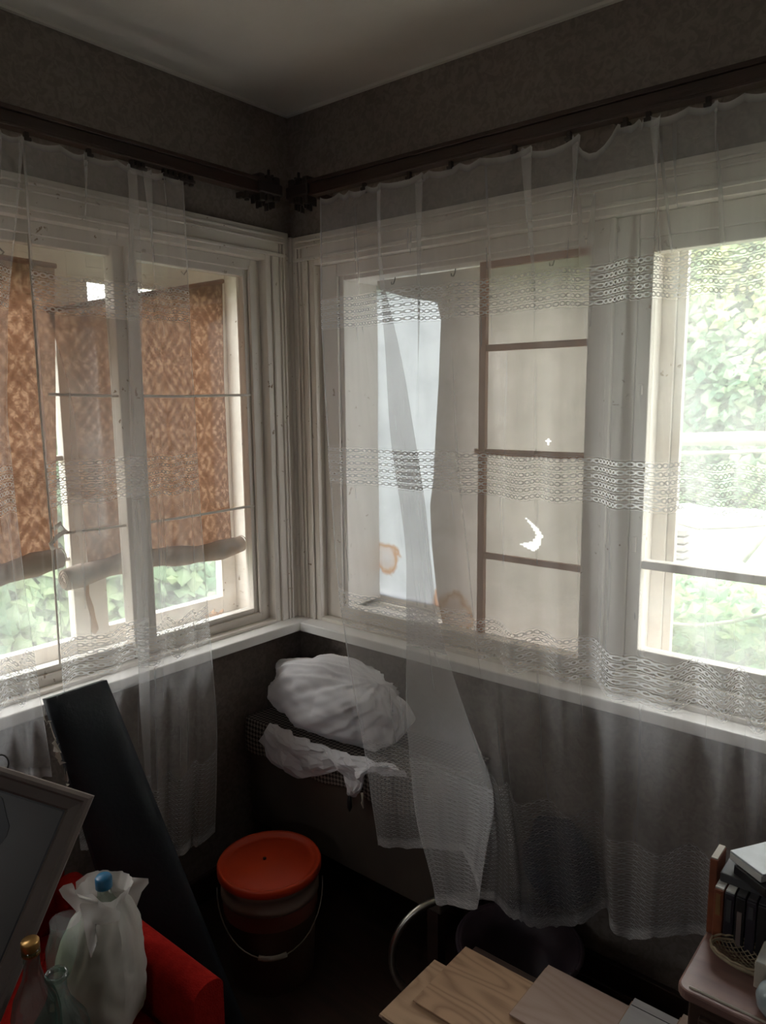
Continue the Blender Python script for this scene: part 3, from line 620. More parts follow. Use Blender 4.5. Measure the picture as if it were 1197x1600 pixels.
curtain('tulle_curtain', 'R', [
    (.120, [(497, 300), (500, 500), (512, 700), (528, 930), (560, 1120), (592, 1322)]),
    (.150, [(515, 298), (530, 600), (553, 900), (578, 1100), (606, 1326)]),
    (.125, [(540, 294), (556, 600), (590, 900), (610, 1100), (636, 1327)]),
    (.145, [(560, 290), (578, 480), (622, 600), (650, 760), (668, 900), (682, 1050), (705, 1200), (735, 1240), (720, 1330)]),
    (.175, [(571, 288), (585, 430), (622, 560), (645, 700), (660, 850), (684, 1000), (715, 1085), (775, 1240), (757, 1330), (744, 1420)]),
    (.160, [(575, 287), (590, 480), (610, 700), (640, 900), (645, 1100), (665, 1280), (688, 1415)]),
    (.170, [(638, 266), (645, 500), (640, 760), (637, 950), (640, 1110), (662, 1300), (692, 1418)]),
    (.120, [(645, 264), (655, 500), (665, 760), (690, 1000), (725, 1200), (765, 1300), (752, 1405)]),
    (.100, [(672, 258), (700, 500), (720, 760), (740, 1000), (765, 1200), (780, 1320), (775, 1412)]),
    (.150, [(705, 250), (702, 430), (712, 700), (745, 1000), (775, 1200), (800, 1330), (800, 1435)]),
    (.110, [(750, 240), (760, 500), (765, 760), (775, 1000), (790, 1200), (810, 1330), (815, 1442)]),
    (.190, [(803, 230), (812, 350), (821, 450), (814, 640), (800, 900), (797, 1080), (804, 1240), (826, 1360), (836, 1448)]),
    (.120, [(812, 228), (835, 450), (840, 700), (840, 1000), (850, 1200), (870, 1450)]),
    (.165, [(888, 212), (878, 300), (874, 400), (868, 700), (872, 1000), (880, 1200), (905, 1444)]),
    (.105, [(897, 210), (905, 400), (908, 700), (910, 1000), (915, 1200), (928, 1432)]),
    (.100, [(970, 193), (945, 400), (935, 700), (930, 1000), (935, 1200), (948, 1420)]),
    (.190, [(976, 190), (968, 400), (958, 800), (950, 1050), (950, 1300), (957, 1455)]),
    (.170, [(990, 186), (985, 500), (990, 900), (995, 1100), (990, 1300), (985, 1468)]),
    (.185, [(1012, 180), (1012, 430), (1020, 700), (1053, 900), (1046, 1090), (1035, 1240), (1022, 1462)]),
    (.095, [(1018, 178), (1050, 430), (1062, 700), (1080, 900), (1085, 1090), (1080, 1240), (1070, 1462)]),
    (.115, [(1075, 162), (1072, 430), (1085, 700), (1100, 900), (1105, 1090), (1105, 1240), (1100, 1462)]),
    (.165, [(1108, 152), (1098, 400), (1104, 600), (1125, 800), (1130, 1000), (1128, 1200), (1120, 1470)]),
    (.095, [(1120, 150), (1135, 500), (1150, 900), (1150, 1200), (1145, 1480)]),
    (.100, [(1165, 142), (1165, 500), (1165, 900), (1160, 1200), (1160, 1490)]),
    (.180, [(1210, 130), (1205, 500), (1196, 900), (1183, 1130), (1178, 1300), (1180, 1500)]),
    (.100, [(1240, 124), (1240, 500), (1235, 900), (1225, 1130), (1220, 1300), (1215, 1510)]),
    (.120, [(1320, 105), (1320, 500), (1300, 900), (1280, 1130), (1270, 1300), (1270, 1520)]),
    (.180, [(1400, 88), (1400, 500), (1380, 900), (1360, 1130), (1350, 1300), (1340, 1530)])],
    'long white sheer curtain with lace bands hanging from the right wall rail', 1, sag={14: .05, 11: .012, 12: .02}, push=[.21]*8+[.19, .13, .05]+[0]*20)
curtain('tulle_curtain', 'L', [
    (.120, [(289, 278), (296, 450), (307, 700), (330, 1000), (341, 1140), (336, 1300)]),
    (.165, [(276, 274), (280, 450), (296, 700), (308, 1000), (318, 1140), (310, 1322)]),
    (.130, [(262, 270), (266, 450), (285, 700), (302, 1000), (306, 1140), (300, 1325)]),
    (.195, [(252, 268), (258, 450), (272, 700), (280, 1000), (281, 1140), (282, 1338)]),
    (.130, [(244, 266), (240, 450), (250, 700), (262, 1000), (262, 1140), (264, 1332)]),
    (.195, [(232, 262), (228, 450), (232, 700), (245, 1000), (248, 1140), (250, 1340)]),
    (.150, [(216, 258), (205, 450), (204, 700), (213, 950), (218, 1080), (228, 1200), (238, 1330)]),
    (.110, [(212, 256), (222, 450), (226, 700), (232, 950), (234, 1080), (236, 1200), (240, 1328)]),
    (.100, [(180, 248), (172, 450), (180, 700), (192, 950), (196, 1080), (200, 1200), (205, 1328)]),
    (.150, [(146, 240), (148, 450), (160, 700), (172, 950), (178, 1080), (180, 1200), (184, 1328)]),
    (.115, [(138, 238), (125, 450), (120, 700), (130, 950), (138, 1080), (145, 1200), (150, 1328)]),
    (.100, [(90, 225), (92, 450), (100, 700), (112, 950), (118, 1080), (125, 1200), (135, 1328)]),
    (.150, [(46, 213), (52, 400), (76, 757), (88, 850), (95, 985), (98, 1080), (115, 1200), (125, 1328)])],
    'sheer lace curtain bunched near the corner on the left wall rail', 5, sag={9: .02, 10: .012})
curtain('tulle_curtain', 'L', [
    (.150, [(44, 212), (18, 450), (10, 640), (22, 740), (40, 915), (63, 1090), (82, 1213)]),
    (.110, [(36, 210), (14, 450), (4, 640), (12, 740), (28, 915), (48, 1090), (64, 1216)]),
    (.180, [(20, 206), (2, 450), (-10, 640), (-4, 740), (14, 915), (34, 1090), (48, 1214)]),
    (.120, [(5, 202), (-10, 450), (-22, 640), (-20, 740), (-4, 915), (14, 1090), (24, 1216)]),
    (.180, [(-20, 196), (-40, 450), (-40, 640), (-40, 740), (-30, 915), (-10, 1090), (0, 1216)]),
    (.110, [(-60, 186), (-80, 450), (-80, 740), (-70, 1090), (-60, 1216)]),
    (.170, [(-110, 176), (-120, 450), (-120, 740), (-110, 1090), (-100, 1216)])],
    'short end of sheer curtain at the left edge of the photo above the picture frame', 11)

# ------------------------------------------------------------------ box under the window
bx_ = thing('bench_chest', 'long low chest on legs under the right window, grey-brown front', 'chest', (.42, -.14, 0))
b = MB(); b.box(.03, .80, -.272, -.03, .20, .545); b.build('body', 'boxpanel', bx_, bevel=.006)
b = MB(); b.box(.03, .80, -.276, -.03, .545, .560); b.build('lid', 'boxpanel', bx_, bevel=.003)
for (x, y) in ((.06, -.25), (.77, -.25), (.06, -.06), (.77, -.06)):
    m = MB(); m.box(x-.018, x+.018, y-.018, y+.018, 0, .20); m.build('leg', 'wood_dark', bx_)
def drape():
    m = MB(); P = []; UV = []
    for i in range(30):
        if i < 16: s = i/15; y, z = -.035-(.248)*s, .566
        else:
            s = (i-15)/14; y, z = -.283-.004*math.sin(s*3), .566-.105*s
        row = []; uvr = []
        for j in range(60):
            x = .028+.78*j/59; zz = z-(.010*math.sin(x*23)+.008*noise.noise(Vector((x*9, 0, 2))))*(max(0, i-15)/14); yy = y-.005*max(0, math.sin(x*31))*(max(0, i-15)/14)
            row.append((x, yy, zz)); uvr.append((x, (i*.0165 if i < 16 else .25+(i-15)*.0075)))
        P.append(row); UV.append(uvr)
    m.grid(P, UV); return m
tag(drape().build('lattice_throw', 'lattice', smooth=True, solid=.002), 'dark lattice-patterned cover draped over the chest under the white sack', 'throw')

# white sack on the chest
def blob(c, rad, seed, nu=72, nv=48, amp=.05, ridges=7, flat=-.8, rot=0.0, topk=0.0, pinch=None):
    P = []
    for i in range(nv+1):
        th = PI*i/nv; row = []
        for j in range(nu+1):
            ph = 2*PI*(j % nu)/nu
            d = Vector((math.sin(th)*math.cos(ph), math.sin(th)*math.sin(ph), math.cos(th)))
            k = 1+amp*noise.noise(d*1.6+Vector((seed, 0, 0)))*1.6+amp*.5*noise.noise(d*4+Vector((0, seed, 0)))
            rg = abs(noise.noise(Vector((ph*ridges/2.2, th*1.1, seed))))
            k += amp*.55*(rg-.25)*math.sin(th)
            if pinch:
                kn = Vector((.62, .05, .78)); dk = d-kn*d.dot(kn); rr_ = dk.length; an = math.atan2(dk.dot(kn.cross(Vector((0, 1, 0))).normalized()), dk.dot(Vector((0, 1, 0))))
                pl_ = abs(noise.noise(Vector((math.cos(an)*5.5, math.sin(an)*5.5, rr_*1.3+seed))))
                k += pinch*(.30-pl_)*min(1, rr_*2.2)*(1.25-rr_*.5)+.05*math.exp(-rr_*rr_*30)
            p = Vector((d.x*rad[0], d.y*rad[1], d.z*rad[2]))*k
            if p.z < rad[2]*flat: p.z = rad[2]*flat+(p.z-rad[2]*flat)*.08
            p = Matrix.Rotation(rot, 3, 'Z') @ p
            row.append(Vector(c)+p)
        P.append(row)
    m = MB(); m.grid(P); return m
sk = thing('plastic_sack', 'stuffed white plastic sack lying on the chest in the corner', 'sack', (.34, -.15, .568))
blob((.335, -.182, .677), (.275, .124, .118), 3.3, nu=200, nv=120, amp=.11, ridges=11, rot=-.05, flat=-.84, pinch=.17).build('body', 'white_plastic', sk, smooth=True)
def crumple(pts_px, plane_y, seed, name, parent, mat='white_plastic', rows=12, out=.02):
    """a strip of crumpled plastic between an upper and a lower outline"""
    up_, lo = pts_px; P = []; N = 34
    def pl(pts, t):
        q = t*(len(pts)-1); i = min(int(q), len(pts)-2); f = q-i; a, c = pts[i], pts[i+1]; return a[0]+(c[0]-a[0])*f, a[1]+(c[1]-a[1])*f
    for i in range(rows+1):
        row = []
        for j in range(N+1):
            t = j/N; a = pl(up_, t); c = pl(lo, t); k = i/rows
            w = onR(a[0]+(c[0]-a[0])*k, a[1]+(c[1]-a[1])*k, plane_y-out*math.sin(PI*k))
            n1 = noise.noise(Vector((w.x*22, w.z*22, seed)))*.022+abs(noise.noise(Vector((w.x*55, w.z*50, seed+3))))*.016
            row.append(w+Vector((0, -n1, 0)))
        P.append(row)
    m = MB(); m.grid(P); return m.build(name, mat, parent, smooth=False)
crumple(([(424, 1128), (462, 1146), (515, 1168), (560, 1180), (620, 1195)], [(408, 1156), (432, 1200), (462, 1216), (500, 1212), (535, 1200), (545, 1238), (556, 1246), (566, 1235), (572, 1205), (640, 1215)]), -.300, 2.0, 'skirt', sk).__setitem__('label', 'loose crumpled mouth of the sack')
m = MB(); p = onR(546, 1250, -.32); m.tube([p+Vector((0, 0, .012)), p, p+Vector((.002, -.002, -.02)), p+Vector((0, 0, -.034))], [.004, .007, .008, .003], 8); m.build('tie_tag', 'black', sk, smooth=True)
m = MB(); p = onR(566, 1244, -.32); m.tube([p+Vector((0, 0, .01)), p+Vector((.004, -.003, -.01)), p+Vector((-.001, 0, -.02)), p+Vector((.006, -.002, -.034))], [.004, .0025, .004, .0015], 6); m.build('string', 'cream', sk, smooth=True)

# ------------------------------------------------------------------ bucket
cb = Vector((.392, -.520, 0))
bk = thing('bucket', 'beige plastic bucket with an orange lid on the floor by the chest', 'bucket', cb)
b = MB(); b.lathe([(.0, .0), (.112, .0), (.116, .004), (.130, .245), (.136, .248), (.136, .262), (.131, .265), (.132, .29), (.137, .293), (.137, .315), (.130, .318)], cb, 48, False); b.build('body', 'pail', bk, smooth=True)
b = MB(); b.lathe([(.0, .322), (.112, .322), (.118, .318), (.128, .320), (.134, .328), (.141, .330), (.144, .325), (.144, .308), (.139, .304)], cb, 56, False); b.build('lid', 'orange', bk, smooth=True)
b = MB(); b.lathe([(.1305, .20), (.1325, .245), (.1325, .246)], cb, 48, False); b.build('print_band', plain('faded_orange_print', (0.26, 0.065, 0.04), (0.22, 0.085, 0.06), .5, 9), bk, smooth=True)
b = MB(); b.lathe([(.0, .326), (.005, .326), (.005, .322)], cb+Vector((-.02, .0, 0)), 10, False); b.build('lid_hole', 'black', bk)
dirn = Vector((CAM[0]-cb.x, CAM[1]-cb.y, 0)).normalized(); sd = Vector((-dirn.y, dirn.x, 0))
pts = []
for k in range(25):
    a = PI*k/24; pts.append(cb+Vector((0, 0, .262))+sd*math.cos(a)*.146+(dirn*.146*math.sin(a)*.9)+Vector((0, 0, -.135*math.sin(a))))
b = MB(); b.tube(pts, .0018, 6); b.build('handle', 'chrome', bk, smooth=True)
b = MB(); b.tube(pts[10:15], .007, 10); b.build('grip', 'cream', bk, smooth=True)['label'] = 'white plastic grip on the wire handle'

# curved metal tube
p = [onF(px, py, 0.0) for px, py in ((700, 1430), (660, 1408))]
c0 = at(705, 1485, 1.98); pts = []
for k in range(17):
    a = math.radians(95+k*9); pts.append(c0+Vector(r2)*math.cos(a)*.157+Vector(u2)*math.sin(a)*.140+Vector(fw)*(.03*math.cos(a)))
pts.append(Vector((pts[-1].x, pts[-1].y, .01)))
b = MB(); b.tube(pts, .010, 12); tag(b.build('bent_tube', 'chrome', smooth=True), 'curved bare metal tube standing in the dark below the chest end', 'metal tube')

# ------------------------------------------------------------------ laundry sack and basin behind the curtain
t = thing('wash_basin', 'dull purple enamel basin on the floor behind the curtain hem', 'basin', (1.03, -.20, 0))
b = MB(); b.lathe([(.0, .0), (.09, .0), (.13, .14), (.150, .20), (.158, .205), (.156, .212), (.146, .208), (.12, .13), (.08, .012), (0, .012)], (1.02, -.235, .0), 40, False); b.build('bowl', 'purple', t, smooth=True)
b = MB(); b.tube([Vector((1.02+.158*math.cos(k*PI/20), -.235+.158*math.sin(k*PI/20), .207)) for k in range(41)], .006, 8); b.build('rim', 'purple', t, smooth=True)
blob((1.04, -.055, .36), (.105, .032, .13), 8.1, amp=.12, rot=.1, flat=-.9).build('cloth_bundle', 'navy', smooth=True)
tag(bpy.data.objects['cloth_bundle'], 'navy blue bundle of cloth seen dimly through the sheer curtain, resting on the basin', 'bundle')
bpy.data.objects['cloth_bundle'].location = (0, 0, -.02)

# ------------------------------------------------------------------ dark padded board
TL, TR, BL, BR = onL(66, 1092, .165), onL(160, 1062, .165), Vector((.34, -.895, .012)), Vector((.53, -.735, .012))
nrm = (TR-TL).cross(BL-TL).normalized();
if nrm.x < 0: nrm = -nrm
pb = thing('padded_board', 'tall dark blue-black padded board leaning on the left sill', 'padded board', (BL+BR)/2)
b = MB(); P = []
NN, MM = 24, 8
for side in (0, 1):
    for i in range(NN+1):
        for j in range(MM+1):
            a, c = i/NN, j/MM; p = (TL*(1-c)+TR*c)*(1-a)+(BL*(1-c)+BR*c)*a
            e = min(1, min(a, 1-a)*14)**.5*min(1, min(c, 1-c)*6)**.5
            P.append(p+nrm*((.022+.016*e) if side else 0.0))
fs = []; K = (NN+1)*(MM+1); idx = lambda s, i, j: s*K+i*(MM+1)+j
for i in range(NN):
    for j in range(MM): fs.append((idx(1, i, j), idx(1, i, j+1), idx(1, i+1, j+1), idx(1, i+1, j))); fs.append((idx(0, i, j), idx(0, i+1, j), idx(0, i+1, j+1), idx(0, i, j+1)))
for i in range(NN): fs.append((idx(0, i, 0), idx(1, i, 0), idx(1, i+1, 0), idx(0, i+1, 0))); fs.append((idx(0, i, MM), idx(0, i+1, MM), idx(1, i+1, MM), idx(1, i, MM)))
for j in range(MM): fs.append((idx(0, 0, j), idx(0, 0, j+1), idx(1, 0, j+1), idx(1, 0, j))); fs.append((idx(0, NN, j), idx(1, NN, j), idx(1, NN, j+1), idx(0, NN, j+1)))
b.add(P, fs); b.build('panel', 'slab', pb, smooth=True)
m = MB()
for k in range(14):
    a = .04+.20*k/14+.01*random.random(); p = TL*(1-a)+BL*a+nrm*.02; s = .007+.009*random.random()
    m.add([p+Vector((random.uniform(-s, s), -.004-random.random()*.012, random.uniform(-s, s)*1.8)) for _ in range(4)], [(0, 1, 2, 3)])
m.build('torn_lining', 'cream', pb, solid=.0012)['label'] = 'pale torn lining showing along the left edge'

# ------------------------------------------------------------------ red armchair
ac = thing('armchair', 'red upholstered armchair against the left wall in the bottom left corner', 'armchair', (.42, -1.5, 0))
def rbox(x0, x1, y0, y1, z0, z1, name, mat, parent, bev=.02):
    b = MB(); b.box(x0, x1, y0, y1, z0, z1); o = b.build(name, mat, parent, smooth=False, bevel=bev)
    o.modifiers['bevel'].segments = 5; return o
b = MB(); arc = []
P = []
for i in range(21):
    x = .20+.55*i/20; row = []
    for j in range(17):
        a = PI*j/16; yy = -.999+.036*math.cos(a); zz = .432+.025*math.sin(a)
        row.append((x, yy, zz))
    P.append([(x, -.963, .12)]+row+[(x, -1.035, .12)])
b.grid(P); nC = 19
b.add([P[-1][k] for k in range(nC)], [tuple(range(nC))]); b.add([P[0][k] for k in range(nC)], [tuple(range(nC))[::-1]])
b.build('armrest', 'red', ac, bevel=.012)
rbox(.18, .78, -1.95, -1.037, .12, .27, 'seat_base', 'red', ac)
rbox(.20, .79, -1.93, -1.04, .27, .345, 'seat_cushion', 'red', ac, .03)
rbox(.22, .75, -2.06, -1.95, .12, .455, 'armrest', 'red', ac, .03)
b = blob((.14, -1.46, .46), (.085, .49, .24), 1.2, amp=.03, flat=-1); o_ = b.build('backrest', 'brownfab', ac, smooth=True); o_['label'] = 'brown rounded back cushion'
rbox(.06, .20, -2.0, -.99, .12, .52, 'back_frame', 'red', ac, .04)
for x in (.12, .70):
    for y in (-1.02, -2.0): m = MB(); m.lathe([(.02, 0), (.026, .12)], (x, y, 0), 14); m.build('leg', 'wood_dark', ac, smooth=True)

# ------------------------------------------------------------------ picture frame
fc = at(148, 1243, 1.42); a_ = (at(0, 1196, 1.40)-fc).normalized(); bd = (at(20, 1600, 1.30)-fc); bd = (bd-a_*bd.dot(a_)).normalized(); nn = a_.cross(bd)
if nn.dot(Vector(fw)) > 0: nn = -nn
FWd, FHt = .44, .60
FHt = min(FHt, (fc.z-.355)/(-bd.z)) if bd.z < 0 else FHt
pf = thing('picture_frame', 'pale wooden picture frame with a dark portrait leaning at the lower left', 'picture frame', fc+bd*FHt+a_*FWd*.5)
def quadbox(m, s0, s1, t0, t1, n0, n1):
    m.add([fc+a_*s+bd*t+nn*n for s in (s0, s1) for t in (t0, t1) for n in (n0, n1)], [(0, 1, 3, 2), (4, 6, 7, 5), (0, 4, 5, 1), (2, 3, 7, 6), (0, 2, 6, 4), (1, 5, 7, 3)])
b = MB(); w = .040
prof = [(0, 0), (0, .016), (.006, .020), (.012, .020), (.016, .015), (.034, .013), (.038, .009), (.040, .0)]
cs = [(0, 0, 1, 1), (FWd, 0, -1, 1), (FWd, FHt, -1, -1), (0, FHt, 1, -1)]
vs = []; fs = []; np_ = len(prof)
for (cx_, cy_, dx, dy) in cs:
    for (q, h) in prof: vs.append(fc+a_*(cx_+dx*q)+bd*(cy_+dy*q)+nn*h)
for k in range(4):
    for q in range(np_): fs.append((k*np_+q, k*np_+(q+1) % np_, ((k+1) % 4)*np_+(q+1) % np_, ((k+1) % 4)*np_+q))
b.add(vs, fs); b.build('frame', 'framepaint', pf)
b = MB(); quadbox(b, w-.002, FWd-w+.002, w-.002, FHt-w+.002, -.002, .003); b.build('picture', 'photo_mat', pf)
def flatshape(pts, h, name, mat):
    n = len(pts); m = MB(); m.add([fc+a_*s+bd*t+nn*h for s, t in pts]+[fc+a_*s+bd*t+nn*(h-.001) for s, t in pts], [tuple(range(n))]+[(i, (i+1) % n, n+(i+1) % n, n+i) for i in range(n)]); m.build(name, mat, pf)
ctr = (.180, .128)
flatshape([(ctr[0]+.062*math.cos(k*PI/14)*(1+.08*math.sin(k*1.7)), ctr[1]+(.085 if math.sin(k*PI/14) < 0 else .15)*math.sin(k*PI/14)) for k in range(28)], .0045, 'portrait_hair', 'photo_dark')
flatshape([(ctr[0]+.022+.038*math.cos(k*PI/12), ctr[1]+.045+.058*math.sin(k*PI/12)) for k in range(24)], .0058, 'portrait_face', 'photo_mid')
b = MB(); quadbox(b, w-.003, w+.002, w-.003, FHt-w, .003, .0045); quadbox(b, w-.003, FWd-w, w-.003, w+.002, .003, .0045); b.build('inner_lip', 'black', pf)
hc = at(2, 1196, 1.40); b = MB(); b.tube([hc+Vector(r2)*.014*math.cos(k*PI/8-.9)+Vector(u2)*(.004+.016*math.sin(k*PI/8-.9)) for k in range(13)], .0017, 6); b.build('hanging_hook', 'clip', pf, smooth=True)

# ------------------------------------------------------------------ bag with bottles
SZ = .347
cap = at(162, 1377, 1.51)
pbt = thing('water_bottle', 'clear plastic bottle with a blue cap poking out of the white bag', 'bottle', (cap.x, cap.y, SZ))
b = MB(); hgt = cap.z-SZ
b.lathe([(0, 0), (.036, 0), (.038, .01), (.038, hgt-.09), (.030, hgt-.06), (.014, hgt-.03), (.013, hgt-.008), (0, hgt-.008)], (cap.x, cap.y, SZ), 28, False); b.build('body', 'pet', pbt, smooth=True)
b = MB(); b.lathe([(0, .013), (.014, .012), (.0165, .008), (.0165, -.012), (.015, -.013), (0, -.013)], cap, 24, False)
b.build('cap', 'blue', pbt, smooth=True)
cg = thing('carrier_bag', 'crumpled white carrier bag of bottles on the red armchair', 'bag', at(150, 1500, 1.5))
base = at(145, 1480, 1.49); base.z = SZ+.002
def bagbody():
    P = []; NV, NU = 46, 64; top = cap.z-.012
    prof = [(0, .035), (.03, .072), (.12, .085), (.35, .086), (.55, .080), (.70, .070), (.82, .055), (.90, .040), (1.0, .052)]
    for i in range(NV+1):
        v = i/NV; r = interp(prof, v); row = []
        for j in range(NU+1):
            a = 2*PI*(j % NU)/NU
            k = 1+.10*noise.noise(Vector((math.cos(a)*9, math.sin(a)*9, v*9+2)))*.5+.12*noise.noise(Vector((math.cos(a)*1.5, math.sin(a)*1.5, v*2.5+4)))+.14*abs(noise.noise(Vector((math.cos(a)*5, math.sin(a)*5, v*1.8+7))))*(v**.6)
            cz = base.z+(top-base.z)*v
            cxy = base.lerp(cap, v)
            row.append((cxy.x+r*k*math.cos(a), cxy.y+r*k*math.sin(a), cz+.008*noise.noise(Vector((math.cos(a)*3, math.sin(a)*3, v*6)))))
        P.append(row)
    m = MB(); m.grid(P); return m
bagbody().build('body', 'thin_bag', cg, smooth=True)
def patch(outline, depth, mat, name, seed, bulge=.012, parent=cg):
    """crumpled handle flap: a fan of plastic from its outline"""
    n = len(outline); c = (sum(p[0] for p in outline)/n, sum(p[1] for p in outline)/n); R_ = 7; vs = [at(*c, depth-bulge)]; fs = []
    for k in range(1, R_+1):
        for (x, y) in outline:
            f = k/R_; w = at(c[0]+(x-c[0])*f, c[1]+(y-c[1])*f, depth-bulge*(1-f*f)); vs.append(w+Vector(fw)*(.016*noise.noise(w*28+Vector((seed, 0, 0)))))
    for i in range(n): fs.append((0, 1+i, 1+(i+1) % n))
    for k in range(R_-1):
        for i in range(n): fs.append((1+k*n+i, 1+(k+1)*n+i, 1+(k+1)*n+(i+1) % n, 1+k*n+(i+1) % n))
    m = MB(); m.add(vs, fs); return m.build(name, mat, parent, smooth=True)
patch([(120, 1376), (135, 1366), (152, 1361), (172, 1364), (190, 1370), (212, 1371), (232, 1372), (231, 1382), (220, 1396), (212, 1420), (204, 1432), (185, 1424), (160, 1414), (140, 1404), (122, 1392)], 1.57, 'thin_bag', 'handle_flap', 1)
patch([(100, 1382), (112, 1380), (118, 1394), (134, 1400), (156, 1404), (162, 1410), (150, 1416), (134, 1420), (122, 1424), (110, 1414), (100, 1400), (94, 1388)], 1.43, 'thin_bag', 'knot', 5)
patch([(118, 1405), (140, 1402), (165, 1412), (188, 1425), (186, 1438), (172, 1443), (150, 1440), (140, 1452), (150, 1478), (140, 1500), (136, 1480), (130, 1440)], 1.42, 'thin_bag', 'handle_flap', 9)
gl = at(104, 1462, 1.47)
gjt = thing('pickle_jar', 'greenish clear jar showing through the mouth of the white bag', 'jar', (gl.x, gl.y, SZ))
b = MB(); hg = gl.z-SZ+.03; b.lathe([(0, 0), (.036, 0), (.040, .015), (.040, hg-.05), (.030, hg-.02), (.028, hg), (.030, hg+.004)], (gl.x, gl.y, SZ), 28, False); b.build('body', 'pet', gjt, smooth=True)
# glass bottles in front
gc = at(47, 1475, 1.27)
gb = thing('glass_bottle', 'dark glass bottle with a gold screw cap at the bottom left', 'bottle', (gc.x, gc.y, SZ))
hb = gc.z-SZ
b = MB(); b.lathe([(0, 0), (.036, 0), (.039, .008), (.040, .03), (.040, hb-.13), (.034, hb-.10), (.018, hb-.065), (.0135, hb-.045), (.0130, hb-.018), (.0150, hb-.016), (.0150, hb-.010), (.012, hb-.008)], (gc.x, gc.y, SZ), 32, False); b.build('body', 'bottle', gb, smooth=True)
b = MB(); b.lathe([(0, .008), (.0135, .0075), (.0150, .005), (.0150, -.007), (.0142, -.008), (.0142, -.012), (.0150, -.013), (.0150, -.018), (0, -.018)], gc, 28, False); b.build('screw_cap', 'gold', gb, smooth=True)
g2 = at(88, 1520, 1.32)
gb2 = thing('glass_bottle', 'wide clear glass bottle with an open mouth beside the gold-capped one', 'bottle', (g2.x, g2.y, SZ))
h2 = g2.z-SZ
b = MB(); b.lathe([(0, 0), (.050, 0), (.054, .01), (.054, h2*.45), (.045, h2*.62), (.022, h2*.78), (.016, h2*.86), (.016, h2-.01), (.020, h2-.008), (.020, h2), (.015, h2), (.014, h2-.01)], (g2.x, g2.y, SZ), 32, False); b.build('body', 'bottle', gb2, smooth=True)

# ------------------------------------------------------------------ laminate planks
st = thing('low_stool', 'low dark wooden stool under the stack of laminate planks', 'stool', (1.2, -.55, 0))
b = MB(); b.box(.98, 1.49, -.72, -.38, .245, .270); b.build('seat', 'wood_dark', st, bevel=.004)
for (x, y) in ((1.02, -.69), (1.45, -.69), (1.02, -.42), (1.45, -.42)): m = MB(); m.box(x-.016, x+.016, y-.016, y+.016, 0, .245); m.build('leg', 'wood_dark', st)
def plank(x0, x1, y0, y1, z0, mat, label, rot=0.0):
    t = thing('laminate_plank', label, 'plank', ((x0+x1)/2, (y0+y1)/2, z0), 'laminate planks')
    R_ = Matrix.Translation(((x0+x1)/2, (y0+y1)/2, 0)) @ Matrix.Rotation(rot, 4, 'Z') @ Matrix.Translation((-(x0+x1)/2, -(y0+y1)/2, 0))
    b = MB(); b.box(x0, x1, y0, y1, z0+.0075, z0+.010, R_); b.build('top_layer', mat, t)
    b = MB(); b.box(x0+.004, x1, y0+.004, y1-.004, z0, z0+.0075, R_); b.box(x0-.004, x0+.004, y0+.006, y1-.006, z0+.002, z0+.0045, R_); b.build('core', 'mdf', t)
    return t
def fx(px, py, z): return onF(px, py, z)
plank(.938, 1.44, -.700, -.497, .270, 'plank_c', 'light oak plank under the leftmost plank of the stack')
plank(.944, 1.46, -.705, -.502, .2805, 'plank_a', 'light oak plank lowest in view, its corner farthest left')
plank(.985, 1.46, -.640, -.432, .2915, 'plank_b', 'oak plank with swirling knotty grain on top of the left one')
plank(1.172, 1.47, -.552, -.374, .3025, 'plank_c', 'pale pinkish oak plank lying over the knotty one')
z4 = .314; A = fx(992, 1559, z4+.01); B = fx(956, 1600, z4+.01)
plank(A.x, 1.485, A.y-.15, A.y, z4, 'plank_d', 'grey-white plank with a dark line near its edge, at the bottom edge of the photo')
b = MB(); b.box(A.x+.001, 1.484, A.y-.0235, A.y-.0215, z4+.0100, z4+.0104); b.build('groove', 'black', bpy.data.objects['laminate_plank.004'])
z5 = .325; A5 = fx(1068, 1584, z5+.01)
plank(A5.x, 1.49, A5.y-.10, A5.y, z5, 'plank_c', 'narrow pinkish plank end topmost at the bottom edge of the photo')
A6 = fx(1090, 1590, z5+.021); plank(A6.x, 1.495, A6.y-.08, A6.y, z5+.011, 'plank_d', 'narrow grey-white offcut lying on the pinkish plank end')

# ------------------------------------------------------------------ nightstand and what stands on it
ns = thing('nightstand', 'small pinkish-brown nightstand with rounded top corner at the lower right', 'nightstand', (1.75, -.40, 0))
def roundrect(x0, x1, y0, y1, r, n=6):
    pts = []
    for (cx_, cy_, a0) in ((x1-r, y1-r, 0), (x0+r, y1-r, 90), (x0+r, y0+r, 180), (x1-r, y0+r, 270)):
        for k in range(n+1): a = math.radians(a0+90*k/n); pts.append((cx_+r*math.cos(a), cy_+r*math.sin(a)))
    return pts
def prism(b, pts, z0, z1):
    n = len(pts); b.add([(x, y, z0) for x, y in pts]+[(x, y, z1) for x, y in pts], [tuple(range(n))[::-1], tuple(range(n, 2*n))]+[(i, (i+1) % n, n+(i+1) % n, n+i) for i in range(n)])
NZ = .60
b = MB(); prism(b, roundrect(1.518, 2.0, -.600, -.20, .022), NZ-.022, NZ-.003); b.build('top', 'nstop', ns, bevel=.004)
b = MB(); b.tube([(1.538, -.588, NZ-.002), (1.75, -.588, NZ-.002), (1.98, -.588, NZ-.002)], .0022, 6); b.build('edge_bead', 'cream', ns)
b = MB(); b.box(1.535, 1.98, -.58, -.21, .12, NZ-.022); b.build('body', 'wood_dark', ns, bevel=.004)
b = MB(); b.box(1.555, 1.96, -.592, -.58, .36, .55); dr = b.build('drawer', 'wood_dark', ns, bevel=.003)
